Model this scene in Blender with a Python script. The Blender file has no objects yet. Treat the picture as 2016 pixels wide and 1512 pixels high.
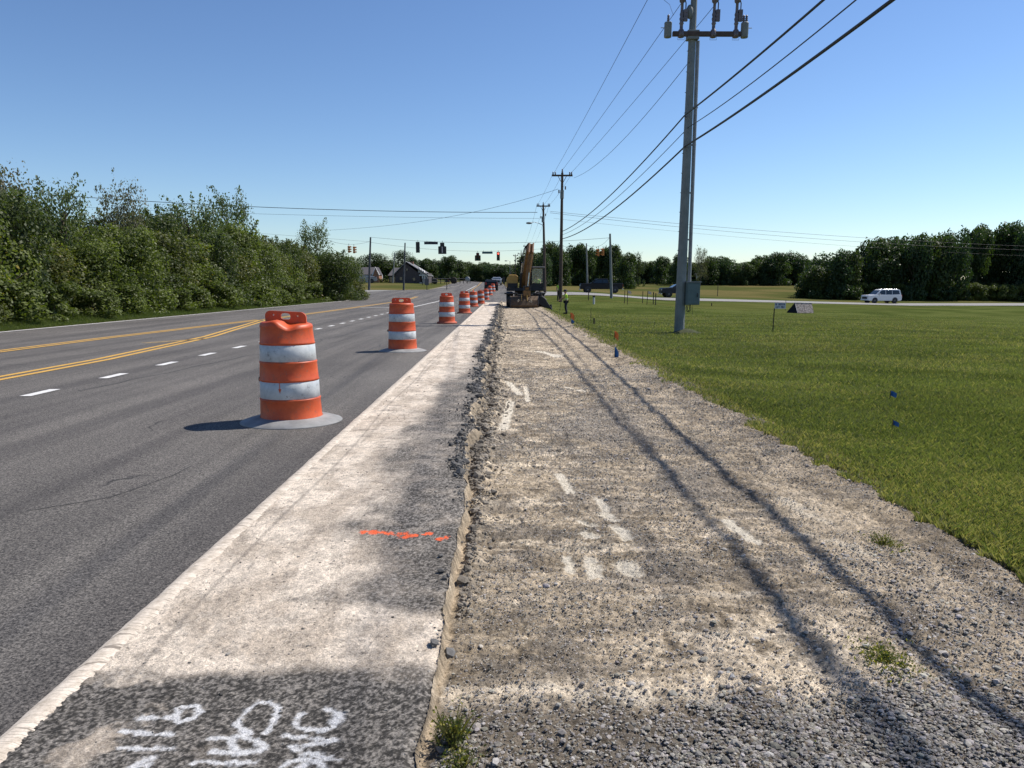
import bpy, math, random
import numpy as np
from mathutils import Vector, Matrix
random.seed(7); RNG = np.random.default_rng(11)
sc = bpy.context.scene; COL = sc.collection
R = math.radians
# ------------------------------------------------------------------ camera, sky, sun, exposure
HC = 1.32; PITCH = math.atan((880-564)/1512.0); YAW = math.atan(18/1512.0)
cam = bpy.data.objects.new('camera', bpy.data.cameras.new('camera')); COL.objects.link(cam)
cam.data.sensor_width = 36; cam.data.lens = 27.0; cam.data.shift_y = (880-756)/2016.0
cam.data.clip_end = 6000; cam.data.clip_start = 0.05
cam.location = (0, 0, HC); cam.rotation_euler = (math.pi/2-PITCH, 0, -YAW); sc.camera = cam
w = bpy.data.worlds.new("World"); sc.world = w; w.use_nodes = True
nt = w.node_tree; nt.nodes.clear()
SUN_EL = R(52); SUN_AZ = math.atan2(0.91, 0.42)      # from +Y towards +X
sk = nt.nodes.new('ShaderNodeTexSky'); sk.sky_type = 'NISHITA'; sk.sun_disc = False
sk.sun_elevation = SUN_EL; sk.sun_rotation = SUN_AZ; sk.air_density = 1.0; sk.dust_density = 0.15; sk.ozone_density = 3.5; sk.altitude = 50
bg = nt.nodes.new('ShaderNodeBackground'); bg.inputs[1].default_value = 0.105
wo = nt.nodes.new('ShaderNodeOutputWorld')
def vmul(src, v):
    n = nt.nodes.new('ShaderNodeVectorMath'); n.operation = 'MULTIPLY'; n.inputs[1].default_value = v; nt.links.new(src, n.inputs[0]); return n.outputs[0]
gm_ = nt.nodes.new('ShaderNodeGamma'); gm_.inputs[1].default_value = 1.22; nt.links.new(vmul(sk.outputs[0], (.137,)*3), gm_.inputs[0])
nt.links.new(vmul(gm_.outputs[0], (6.9, 6.95, 7.3)), bg.inputs[0])
nt.links.new(bg.outputs[0], wo.inputs[0])
sun = bpy.data.objects.new('sun', bpy.data.lights.new('sun', 'SUN')); COL.objects.link(sun)
sun.data.energy = 4.6; sun.data.angle = R(0.55); sun.data.color = (1.0, 0.94, 0.86)
sv = Vector((math.sin(SUN_AZ)*math.cos(SUN_EL), math.cos(SUN_AZ)*math.cos(SUN_EL), math.sin(SUN_EL)))
sun.rotation_euler = sv.to_track_quat('Z', 'Y').to_euler(); sun.location = (40, 20, 60)
sc.view_settings.view_transform = 'Standard'; sc.view_settings.look = 'None'
sc.view_settings.exposure = 0.38; sc.view_settings.gamma = 1.0
sc.render.engine = 'CYCLES'
# ------------------------------------------------------------------ numpy noise
TAB = np.random.default_rng(5).random((256, 256))
def vn(x, y, s=0):
    x = np.asarray(x, float); y = np.asarray(y, float)
    ix = np.floor(x).astype(np.int64); iy = np.floor(y).astype(np.int64)
    fx = x-ix; fy = y-iy; fx = fx*fx*(3-2*fx); fy = fy*fy*(3-2*fy)
    ix = ix+s*37; iy = iy+s*91
    a = TAB[ix % 256, iy % 256]; b = TAB[(ix+1) % 256, iy % 256]; c = TAB[ix % 256, (iy+1) % 256]; d = TAB[(ix+1) % 256, (iy+1) % 256]
    return (a*(1-fx)+b*fx)*(1-fy)+(c*(1-fx)+d*fx)*fy
def fbm(x, y, s=0, o=4, g=0.5):
    t = 0; a = 1; n = 0; f = 1
    for k in range(o):
        t = t+a*vn(x*f, y*f, s+k); n += a; a *= g; f *= 2.03
    return t/n
def sm(a, b, x):
    t = np.clip((np.asarray(x, float)-a)/(b-a), 0, 1); return t*t*(3-2*t)
# ------------------------------------------------------------------ terrain height
def T(x, y):
    x = np.asarray(x, float); y = np.asarray(y, float)
    r = np.interp(y, [70, 78, 85, 100, 120, 160, 300, 600, 1500], [0, .07, .25, .6, .95, 1.9, 3.6, 6, 9])*np.interp(x, [-60, -20, -5, 10], [1.3, 1.2, .9, 1.0])
    D = np.interp(x, [2.9, 4.2, 6, 14, 26, 52, 100, 250], [0, .42, .5, .55, .85, 1.65, 2.2, 2.6])*np.interp(y, [3, 20, 45], [0, .45, 1])
    D = D*(1-sm(55, 68, y)*(1-sm(8, 20, x)))*(1-.75*sm(106, 165, y))
    b = 0.1*sm(0, 2.5, x)*(1-sm(60, 72, y))
    return r-D-b
M3 = Matrix.Rotation(-YAW, 3, 'Z') @ Matrix.Rotation(math.pi/2-PITCH, 3, 'X')
def ray(px, py): return M3 @ Vector(((px-1008)/1512.0, -(py-880)/1512.0, -1))
def at(px, py, Y):
    d = ray(px, py); k = Y/d.y; return Vector((0, 0, HC))+d*k
def G(px, py, z=None):
    d = ray(px, py)
    if z is not None:
        k = (z-HC)/d.z; return Vector((0, 0, HC))+d*k
    k = 1.5
    while k < 900:
        p = Vector((0, 0, HC))+d*k
        if p.z < float(T(p.x, p.y)): return Vector((p.x, p.y, float(T(p.x, p.y))))
        k *= 1.002
    return at(px, py, 200)
def ontop(x, y): return Vector((x, y, float(T(x, y))))
def colx(px, Y):
    p = at(px, 700, Y); return p.x
# ------------------------------------------------------------------ materials
MATS = {}
def newmat(n):
    m = bpy.data.materials.new(n); m.use_nodes = True; t = m.node_tree
    return m, t, t.nodes['Principled BSDF']
def N(t, k, **kw):
    n = t.nodes.new(k)
    for a, b in kw.items(): setattr(n, a, b)
    return n
def mixc(t, fac, a, b, bt='MIX'):
    m = N(t, 'ShaderNodeMix', data_type='RGBA', blend_type=bt)
    for i, v in ((0, fac), (6, a), (7, b)):
        if isinstance(v, (int, float)): m.inputs[i].default_value = v
        elif isinstance(v, tuple): m.inputs[i].default_value = (*v, 1)
        else: t.links.new(v, m.inputs[i])
    return m.outputs[2]
def ramp(t, inp, p0, p1, c0=(0, 0, 0), c1=(1, 1, 1)):
    r = N(t, 'ShaderNodeValToRGB'); e = r.color_ramp.elements
    e[0].position = p0; e[1].position = p1; e[0].color = (*c0, 1); e[1].color = (*c1, 1)
    t.links.new(inp, r.inputs[0]); return r.outputs[0]
def noise(t, scale, det=6, rough=.6, vec=None, stretch=None):
    tc = N(t, 'ShaderNodeTexCoord'); v = vec or tc.outputs['Object']
    if stretch:
        mp = N(t, 'ShaderNodeMapping'); mp.inputs['Scale'].default_value = stretch; t.links.new(v, mp.inputs[0]); v = mp.outputs[0]
    n = N(t, 'ShaderNodeTexNoise'); n.inputs['Scale'].default_value = scale; n.inputs['Detail'].default_value = det; n.inputs['Roughness'].default_value = rough
    t.links.new(v, n.inputs['Vector']); return n.outputs[0]
def bump(t, b, h, st, dist=.01):
    n = N(t, 'ShaderNodeBump'); n.inputs['Strength'].default_value = st; n.inputs['Distance'].default_value = dist
    t.links.new(h, n.inputs['Height']); t.links.new(n.outputs[0], b.inputs['Normal'])
def mat(name, c, rough=.6, metal=0, var=.25, scale=3, bmp=0, spec=None, emit=None, alpha=None, trans=0):
    if name in MATS: return MATS[name]
    m, t, b = newmat(name)
    if var > 0:
        n = noise(t, scale, 6, .65); n2 = ramp(t, n, .3, .7)
        t.links.new(mixc(t, n2, tuple(v*(1-var) for v in c), tuple(min(1, v*(1+var*.6)) for v in c)), b.inputs['Base Color'])
    else: b.inputs['Base Color'].default_value = (*c, 1)
    b.inputs['Roughness'].default_value = rough; b.inputs['Metallic'].default_value = metal
    if spec is not None: b.inputs['Specular IOR Level'].default_value = spec
    if emit: b.inputs['Emission Color'].default_value = (*emit[:3], 1); b.inputs['Emission Strength'].default_value = emit[3]
    if trans: b.inputs['Transmission Weight'].default_value = trans
    if bmp: bump(t, b, noise(t, scale*6, 4), bmp)
    MATS[name] = m; return m
def attrmat(name, rough=.9, bs=120, bst=.6, dist=.01, cn=.25, cscale=60, leaf=False, spec=.2):
    m, t, b = newmat(name)
    a = N(t, 'ShaderNodeAttribute', attribute_name='col')
    c = a.outputs['Color']
    if cn:
        n = ramp(t, noise(t, cscale, 5, .75), .32, .68)
        c = mixc(t, 1.0, c, mixc(t, n, (1-cn,)*3, (1+cn*.8,)*3), 'MULTIPLY')
    t.links.new(c, b.inputs['Base Color']); b.inputs['Roughness'].default_value = rough; b.inputs['Specular IOR Level'].default_value = spec
    if bst: bump(t, b, noise(t, bs, 6, .7), bst, dist)
    if leaf:
        tr = N(t, 'ShaderNodeBsdfTranslucent'); t.links.new(mixc(t, 1.0, c, (1.5, 1.7, .6), 'MULTIPLY'), tr.inputs[0])
        mx = N(t, 'ShaderNodeMixShader'); mx.inputs[0].default_value = .35
        t.links.new(b.outputs[0], mx.inputs[1]); t.links.new(tr.outputs[0], mx.inputs[2])
        t.links.new(mx.outputs[0], t.nodes['Material Output'].inputs[0])
    return m
# ------------------------------------------------------------------ object helpers
def tag(o, label=None, cat=None, group=None, kind=None):
    if label: o['label'] = label
    if cat: o['category'] = cat
    if group: o['group'] = group
    if kind: o['kind'] = kind
    return o
def thing(name, label, cat, loc=(0, 0, 0), rz=0, group=None, scale=None):
    o = bpy.data.objects.new(name, None); COL.objects.link(o); o.empty_display_size = .2
    o.location = loc; o.rotation_euler = (0, 0, rz)
    if scale: o.scale = scale
    return tag(o, label, cat, group)
def copy_tree(o, parent=None):
    c = o.copy(); COL.objects.link(c); c.parent = parent
    for ch in list(o.children): copy_tree(ch, c)
    return c
class MB:
    def __init__(s): s.v = []; s.f = []; s.sm = []
    def add(s, vs, fs, smooth=False):
        o = len(s.v); s.v += [tuple(v) for v in vs]; s.f += [tuple(i+o for i in f) for f in fs]; s.sm += [smooth]*len(fs); return s
    def box(s, c, d, rot=None):
        x, y, z = (k/2 for k in d); m = rot or Matrix.Identity(3)
        vs = [Vector(c)+m @ Vector((a*x, b*y, e*z)) for e in (-1, 1) for b in (-1, 1) for a in (-1, 1)]
        return s.add(vs, [(0, 2, 3, 1), (4, 5, 7, 6), (0, 1, 5, 4), (2, 6, 7, 3), (0, 4, 6, 2), (1, 3, 7, 5)])
    def cyl(s, p0, p1, r0, r1=None, n=12, caps=True):
        if r1 is None: r1 = r0
        return s.tube([p0, p1], [r0, r1], n, caps)
    def tube(s, pts, rs, n=8, caps=True):
        pts = [Vector(p) for p in pts]
        if not hasattr(rs, '__len__'): rs = [rs]*len(pts)
        rings = []; up = None
        for i, p in enumerate(pts):
            d = (pts[min(i+1, len(pts)-1)]-pts[max(i-1, 0)]).normalized()
            if up is None: up = Vector((0, 0, 1)) if abs(d.z) < .9 else Vector((1, 0, 0))
            a = d.cross(up).normalized(); b = a.cross(d).normalized(); up = b
            rings.append([p+(a*math.cos(2*math.pi*k/n)+b*math.sin(2*math.pi*k/n))*rs[i] for k in range(n)])
        vs = [v for r in rings for v in r]; fs = []
        for i in range(len(pts)-1):
            for k in range(n): fs.append((i*n+k, i*n+(k+1) % n, (i+1)*n+(k+1) % n, (i+1)*n+k))
        s.add(vs, fs, True)
        if caps: s.add(rings[0]+rings[-1], [tuple(range(n))[::-1], tuple(range(n, 2*n))])
        return s
    def lathe(s, prof, n=32, c=(0, 0, 0), smooth=True):
        vs = [(c[0]+r*math.cos(2*math.pi*k/n), c[1]+r*math.sin(2*math.pi*k/n), c[2]+z) for r, z in prof for k in range(n)]
        fs = [(i*n+k, i*n+(k+1) % n, (i+1)*n+(k+1) % n, (i+1)*n+k) for i in range(len(prof)-1) for k in range(n)]
        return s.add(vs, fs, smooth)
    def prism(s, out, hw, axis='y', off=0):
        """out: (a,z) outline; extruded +-hw(z) along the other horizontal axis"""
        h = hw if callable(hw) else (lambda z: hw)
        n = len(out)
        f = (lambda a, b, z: (a, b, z)) if axis == 'y' else (lambda a, b, z: (b, a, z))
        vs = [f(a, off-h(z), z) for a, z in out]+[f(a, off+h(z), z) for a, z in out]
        fs = [tuple(range(n)), tuple(range(n, 2*n))[::-1]]+[(i, i+n, (i+1) % n+n, (i+1) % n) for i in range(n)]
        return s.add(vs, fs)
    def ell(s, c, r, n=12, m=8):
        vs = []; fs = []
        for i in range(m+1):
            th = math.pi*i/m
            for k in range(n):
                ph = 2*math.pi*k/n; vs.append((c[0]+r[0]*math.sin(th)*math.cos(ph), c[1]+r[1]*math.sin(th)*math.sin(ph), c[2]+r[2]*math.cos(th)))
        for i in range(m):
            for k in range(n): fs.append((i*n+k, (i+1)*n+k, (i+1)*n+(k+1) % n, i*n+(k+1) % n))
        return s.add(vs, fs, True)
    def build(s, name, m, parent=None, bev=0, label=None):
        me = bpy.data.meshes.new(name); me.from_pydata(s.v, [], s.f); me.update()
        me.polygons.foreach_set('use_smooth', s.sm)
        if m: me.materials.append(m)
        import bmesh
        b = bmesh.new(); b.from_mesh(me); bmesh.ops.recalc_face_normals(b, faces=b.faces); b.to_mesh(me); b.free()
        o = bpy.data.objects.new(name, me); COL.objects.link(o); o.parent = parent
        if label: o['label'] = label
        if bev:
            md = o.modifiers.new('bevel', 'BEVEL'); md.width = bev; md.segments = 2; md.limit_method = 'ANGLE'
        return o
def npmesh(name, V, F, m, col=None, smooth=False, parent=None):
    V = np.asarray(V, np.float32); F = np.asarray(F, np.int32); k = F.shape[1]
    me = bpy.data.meshes.new(name)
    me.vertices.add(len(V)); me.vertices.foreach_set('co', V.ravel())
    me.loops.add(F.size); me.loops.foreach_set('vertex_index', F.ravel())
    me.polygons.add(len(F)); me.polygons.foreach_set('loop_start', np.arange(len(F), dtype=np.int32)*k)
    me.polygons.foreach_set('use_smooth', np.full(len(F), smooth))
    me.update(calc_edges=True)
    if col is not None:
        a = me.color_attributes.new('col', 'FLOAT_COLOR', 'POINT')
        c = np.ones((len(V), 4), np.float32); c[:, :3] = col; a.data.foreach_set('color', c.ravel())
    me.materials.append(m)
    o = bpy.data.objects.new(name, me); COL.objects.link(o); o.parent = parent
    return o
def gridfaces(nr, nc):
    i = np.arange(nr-1)[:, None]*nc+np.arange(nc-1)[None, :]
    return np.stack([i, i+1, i+1+nc, i+nc], -1).reshape(-1, 4)
def gridmesh(name, X, Y, Z, m, col=None, smooth=True):
    V = np.stack([X, Y, Z], -1).reshape(-1, 3)
    return npmesh(name, V, gridfaces(*X.shape), m, None if col is None else col.reshape(-1, 3), smooth)
def lerp3(a, b, t): return np.asarray(a)*(1-t[..., None])+np.asarray(b)*t[..., None]
# ------------------------------------------------------------------ road edges
def xl(y): return np.interp(y, [-40, 84, 92, 96, 108, 115, 150, 300, 600], [-14.95, -14.95, -16.5, -18, -15, -10.5, -10.3, -13, -28])
def xr(y): return np.interp(y, [-40, 66, 66.3, 72, 84, 90, 108, 115, 150, 300, 600], [-1.38, -1.38, -.2, .6, 2.4, 5, 5, 1.0, .3, -3.5, -18])
def xrm(y): return np.interp(y, [-40, 67, 69, 84, 90, 108, 115, 150, 300, 600], [2.5, 2.5, .6, 2.4, 5, 5, 1.0, .3, -3.5, -18])
def ynr(x): return np.interp(x, [-250, -60, -30, -18, -15, 3, 8, 20, 40, 52, 80, 200], [96, 96, 95, 92, 90, 88, 90.5, 92, 96.5, 99, 106, 150])
def yfr(x): return np.interp(x, [-250, -60, -30, -18, -12, 2, 8, 20, 40, 52, 80, 200], [104, 104, 104, 107, 110, 108, 101, 100.5, 104, 106.5, 113.5, 158])
def edge_in(x, y):
    a = np.minimum(x-xl(y), xrm(y)-x); b = np.minimum(y-ynr(x), yfr(x)-y); return np.maximum(a, b)
# ------------------------------------------------------------------ ground sheet
def ground():
    def seg(a, b, s): return np.arange(a, b, s)
    xs = np.unique(np.round(np.concatenate([np.geomspace(60, 2500, 34)*-1, seg(-60, -18, 1.5), seg(-18, -13.8, .2), seg(-13.8, 2, 1.2), seg(2, 3.6, .08), seg(3.6, 14, .3), seg(14, 60, 1.5), np.geomspace(60, 2500, 34)]), 3))
    ys = np.unique(np.round(np.concatenate([seg(-40, 1, 4), np.geomspace(1, 84, 300), seg(84, 116, .5), seg(116, 170, 2), np.geomspace(170, 4000, 40)]), 3))
    X, Y = np.meshgrid(xs, ys)
    e = edge_in(X, Y)
    lump = (fbm(X*.9, Y*.9, 3, 4)-.5)*np.where(np.abs(X) < 80, .06, .2)
    Z = T(X, Y)+lump-.45*sm(-.05, .5, e)-.02
    g1 = fbm(X*.35, Y*.6, 9, 4); g2 = fbm(X*.08, Y*.12, 21, 4)
    lawn = lerp3((.052, .070, .018), (.090, .107, .032), sm(.35, .65, g1)); lawn = lerp3(lawn, (.10, .098, .032), .5*sm(.42, .68, g2)); lawn = lawn*(.8+.45*fbm(X*.25, Y*1.1, 33, 4))[..., None]
    field = lerp3((.07, .08, .026), (.13, .112, .045), sm(.35, .65, g2))
    c = lawn*(1-sm(103, 116, Y))[..., None]+field*sm(103, 116, Y)[..., None]
    dirt = sm(-.9, -.1, e+(fbm(X*3, Y*3, 31, 3)-.5)*1.0)
    c = lerp3(c, (.15, .115, .075), dirt*.85)
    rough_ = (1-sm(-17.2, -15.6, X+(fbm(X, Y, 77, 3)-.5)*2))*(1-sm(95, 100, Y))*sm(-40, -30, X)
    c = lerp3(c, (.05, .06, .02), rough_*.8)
    m = attrmat('ground_turf', 1, 40, .5, .03, .45, 22, spec=0)
    o = gridmesh('ground', X, Y, Z, m, c); tag(o, kind='structure')
ground()
# ------------------------------------------------------------------ asphalt
def asphalt_mat():
    m, t, b = newmat('asphalt')
    base = mixc(t, ramp(t, noise(t, .35, 5, .6), .3, .7), (.115, .109, .102), (.155, .147, .137))
    streak = ramp(t, noise(t, 1.0, 4, .6, stretch=(1.6, .05, 1)), .42, .62)
    base = mixc(t, streak, base, mixc(t, 1.0, base, (.66, .66, .68), 'MULTIPLY'))
    agg = ramp(t, noise(t, 95, 3, .85), .38, .64)
    base = mixc(t, 1.0, base, mixc(t, agg, (.18, .18, .19), (1.95, 1.9, 1.82)), 'MULTIPLY')
    ag2 = ramp(t, noise(t, 38, 6, .9), .38, .62)
    base = mixc(t, 1.0, base, mixc(t, ag2, (.6, .6, .61), (1.35, 1.34, 1.32)), 'MULTIPLY')
    # thin cracks
    tc = N(t, 'ShaderNodeTexCoord'); mp = N(t, 'ShaderNodeMapping'); mp.inputs['Scale'].default_value = (1, .35, 1)
    nz = N(t, 'ShaderNodeTexNoise'); nz.inputs['Scale'].default_value = 2; nz.inputs['Detail'].default_value = 4
    t.links.new(tc.outputs['Object'], nz.inputs[0])
    ad = N(t, 'ShaderNodeVectorMath', operation='MULTIPLY_ADD'); ad.inputs[1].default_value = (.5, .5, .5)
    t.links.new(nz.outputs[1], ad.inputs[0]); t.links.new(tc.outputs['Object'], ad.inputs[2]); t.links.new(ad.outputs[0], mp.inputs[0])
    vo = N(t, 'ShaderNodeTexVoronoi', feature='DISTANCE_TO_EDGE'); vo.inputs['Scale'].default_value = .8; t.links.new(mp.outputs[0], vo.inputs[0])
    cr = ramp(t, vo.outputs[0], .0, .012, (1, 1, 1), (0, 0, 0))
    msk = ramp(t, noise(t, .5, 3), .58, .66)
    ml = N(t, 'ShaderNodeMath', operation='MULTIPLY'); t.links.new(cr, ml.inputs[0]); t.links.new(msk, ml.inputs[1])
    base = mixc(t, ml.outputs[0], base, (.03, .03, .03))
    t.links.new(base, b.inputs['Base Color']); b.inputs['Roughness'].default_value = .85; b.inputs['Specular IOR Level'].default_value = .25
    bump(t, b, noise(t, 140, 4, .8), .7, .006)
    return m
ASPH = asphalt_mat()
def road():
    ys = np.concatenate([[-30, -15, -5], np.geomspace(1, 66, 120), np.array([66.3]), np.arange(67, 120, 1), np.geomspace(120, 600, 50)])
    u = np.linspace(0, 1, 48)
    Y = np.repeat(ys[:, None], 48, 1); X = xl(Y)+(xr(Y)-xl(Y))*u[None, :]
    Z = T(X, Y)+.02*sm(0, .02, u)[None, :]*sm(0, .02, 1-u)[None, :]+.004
    tag(gridmesh('main_road', X, Y, Z, ASPH), kind='structure')
    xs = np.concatenate([np.geomspace(250, 20, 60)*-1, np.arange(-20, 60, 1.0), np.geomspace(60, 200, 30)])
    v = np.linspace(0, 1, 14); X = np.repeat(xs[:, None], 14, 1); Yc = ynr(X)+(yfr(X)-ynr(X))*v[None, :]
    Z = T(X, Yc)+.012
    m, t, b = newmat('worn_road_surface')
    t.links.new(mixc(t, ramp(t, noise(t, .4, 6, .7, stretch=(.2, 1, 1)), .3, .7), (.20, .195, .185), (.27, .26, .24)), b.inputs['Base Color']); b.inputs['Roughness'].default_value = .9
    tag(gridmesh('cross_road', X, Yc, Z, m), kind='structure')
road()
# road paint
def paintmat(name, c, wear=.45):
    m, t, b = newmat(name)
    n = ramp(t, noise(t, 30, 6, .8), wear-.08, wear+.04, (0, 0, 0), (1, 1, 1))
    v = mixc(t, ramp(t, noise(t, 6, 5, .7), .3, .7), tuple(k*.75 for k in c), c)
    t.links.new(v, b.inputs['Base Color']); b.inputs['Roughness'].default_value = .8
    tr = N(t, 'ShaderNodeBsdfTransparent'); mx = N(t, 'ShaderNodeMixShader'); t.links.new(n, mx.inputs[0]); t.links.new(tr.outputs[0], mx.inputs[1]); t.links.new(b.outputs[0], mx.inputs[2])
    t.links.new(mx.outputs[0], t.nodes['Material Output'].inputs[0]); return m
WHITE = paintmat('white_road_paint', (.72, .71, .68), .36); YEL = paintmat('yellow_road_paint', (.62, .36, .07), .34); FADY = paintmat('faded_yellow_paint', (.42, .30, .14), .5)
def ribbon(pts, wd, dz=.03):
    vs = []; fs = []
    pts = [Vector((*p, 0)) for p in pts]
    out = []
    for a, b in zip(pts[:-1], pts[1:]):
        n = max(1, int((b-a).length/1.0))
        for k in range(n): out.append(a.lerp(b, k/n))
    out.append(pts[-1])
    for i, p in enumerate(out):
        d = (out[min(i+1, len(out)-1)]-out[max(i-1, 0)]).normalized(); q = Vector((-d.y, d.x, 0))*wd/2
        for s in (1, -1):
            v = p+q*s; vs.append((v.x, v.y, float(T(v.x, v.y))+dz))
    for i in range(len(out)-1): fs.append((2*i, 2*i+1, 2*i+3, 2*i+2))
    return vs, fs
def marks(name, m, segs, dz=.03):
    mb = MB()
    for pts, wd in segs: mb.add(*ribbon(pts, wd, dz))
    o = mb.build(name, m); tag(o, kind='structure'); return o
# dotted lane line, solid beyond
segs = []; y = 2.0
DX = -5.75
d0 = G(318, 719).y
k = -6
while d0+k*1.84 < 46:
    yy = d0+k*1.84
    if yy > 1: segs.append(([(DX, yy-.32), (DX, yy+.32)], .14))
    k += 1
marks('lane_dotted_line', WHITE, segs)
marks('lane_solid_line', WHITE, [([(DX, 47.5), (DX, 84)], .14), ([(-5.2, 112), (-5.0, 150)], .12)])
marks('stop_line', WHITE, [([(-9.0, 49.5), (-6.2, 49.2)], .35)])
segs = []
for off in (-.12, .12):
    segs.append(([(-7.2+off, -5), (-7.25+off, 14), (-7.75+off, 20.5), (-9.45+off, 31), (-9.3+off, 45), (-9.2+off, 84)], .115))
    segs.append(([(-10.5+off, -5), (-10.2+off, 20), (-9.65+off, 31)], .115))
segs.append(([(-4.6, 112), (-4.6, 150), (-7.5, 300)], .11))
marks('double_yellow_line', YEL, segs)
a = G(330, 676); b = G(405, 669)
marks('median_hatch_line', FADY, [([(a.x-.4, a.y-.3), (b.x, b.y)], .3), ([(-9.9, 8), (-7.4, 9.5)], .3)])
marks('left_edge_line', WHITE, [([(-14.55, -5), (-14.5, 84)], .13)])
CRK = mat('crack_filler', (.035, .034, .033), .8, 0, .3, 6)
def crack(pts, wd, seed):
    g = [G(*p, .01) for p in pts]; out = []
    for a, b in zip(g[:-1], g[1:]):
        n = max(2, int((b-a).length/.35))
        for k in range(n): q = a.lerp(b, k/n); j = (float(fbm(q.y*1.7, seed, 230, 4))-.5)*.35; out.append((q.x+j, q.y+j*.3))
    return (out, wd)
marks('pavement_cracks', CRK, [crack([(150, 772), (300, 742), (440, 712), (560, 690), (700, 655), (770, 637)], .03, 1.3), crack([(60, 1010), (200, 985), (330, 940), (420, 905)], .01, 4.1), crack([(700, 700), (850, 640), (930, 603)], .022, 7.7)], .026)
# dusty, cracked right edge line
m, t, b = newmat('dusty_edge_paint')
tc = N(t, 'ShaderNodeTexCoord'); mp = N(t, 'ShaderNodeMapping'); mp.inputs['Scale'].default_value = (1.0, 24, 1)
nz = N(t, 'ShaderNodeTexNoise'); nz.inputs['Scale'].default_value = 5; t.links.new(tc.outputs['Object'], nz.inputs[0])
ad = N(t, 'ShaderNodeVectorMath', operation='MULTIPLY_ADD'); ad.inputs[1].default_value = (.10, .05, .05); t.links.new(nz.outputs[1], ad.inputs[0]); t.links.new(tc.outputs['Object'], ad.inputs[2]); t.links.new(ad.outputs[0], mp.inputs[0])
vo = N(t, 'ShaderNodeTexVoronoi', feature='DISTANCE_TO_EDGE'); vo.inputs['Scale'].default_value = 1.6; t.links.new(mp.outputs[0], vo.inputs[0])
cr = ramp(t, vo.outputs[0], .004, .035, (.25, .215, .175), (.68, .60, .50))
t.links.new(mixc(t, ramp(t, noise(t, 22, 7, .85), .36, .6), mixc(t, 1.0, cr, (.55, .52, .48), 'MULTIPLY'), cr), b.inputs['Base Color']); b.inputs['Roughness'].default_value = .9
ys = np.geomspace(1.2, 66, 600)
wob = lambda y, s: (fbm(y*9, y*0, s, 5)-.5)*.012
X = np.stack([-1.495+wob(ys, 1), -1.46+0*ys, -1.42+0*ys, -1.39+wob(ys, 2)], 1); Y = np.repeat(ys[:, None], 4, 1)
tag(gridmesh('right_edge_line', X, Y, T(X, Y)*0+.031+np.array([-.02, -.001, -.001, -.012])[None, :], m), kind='structure')
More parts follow.
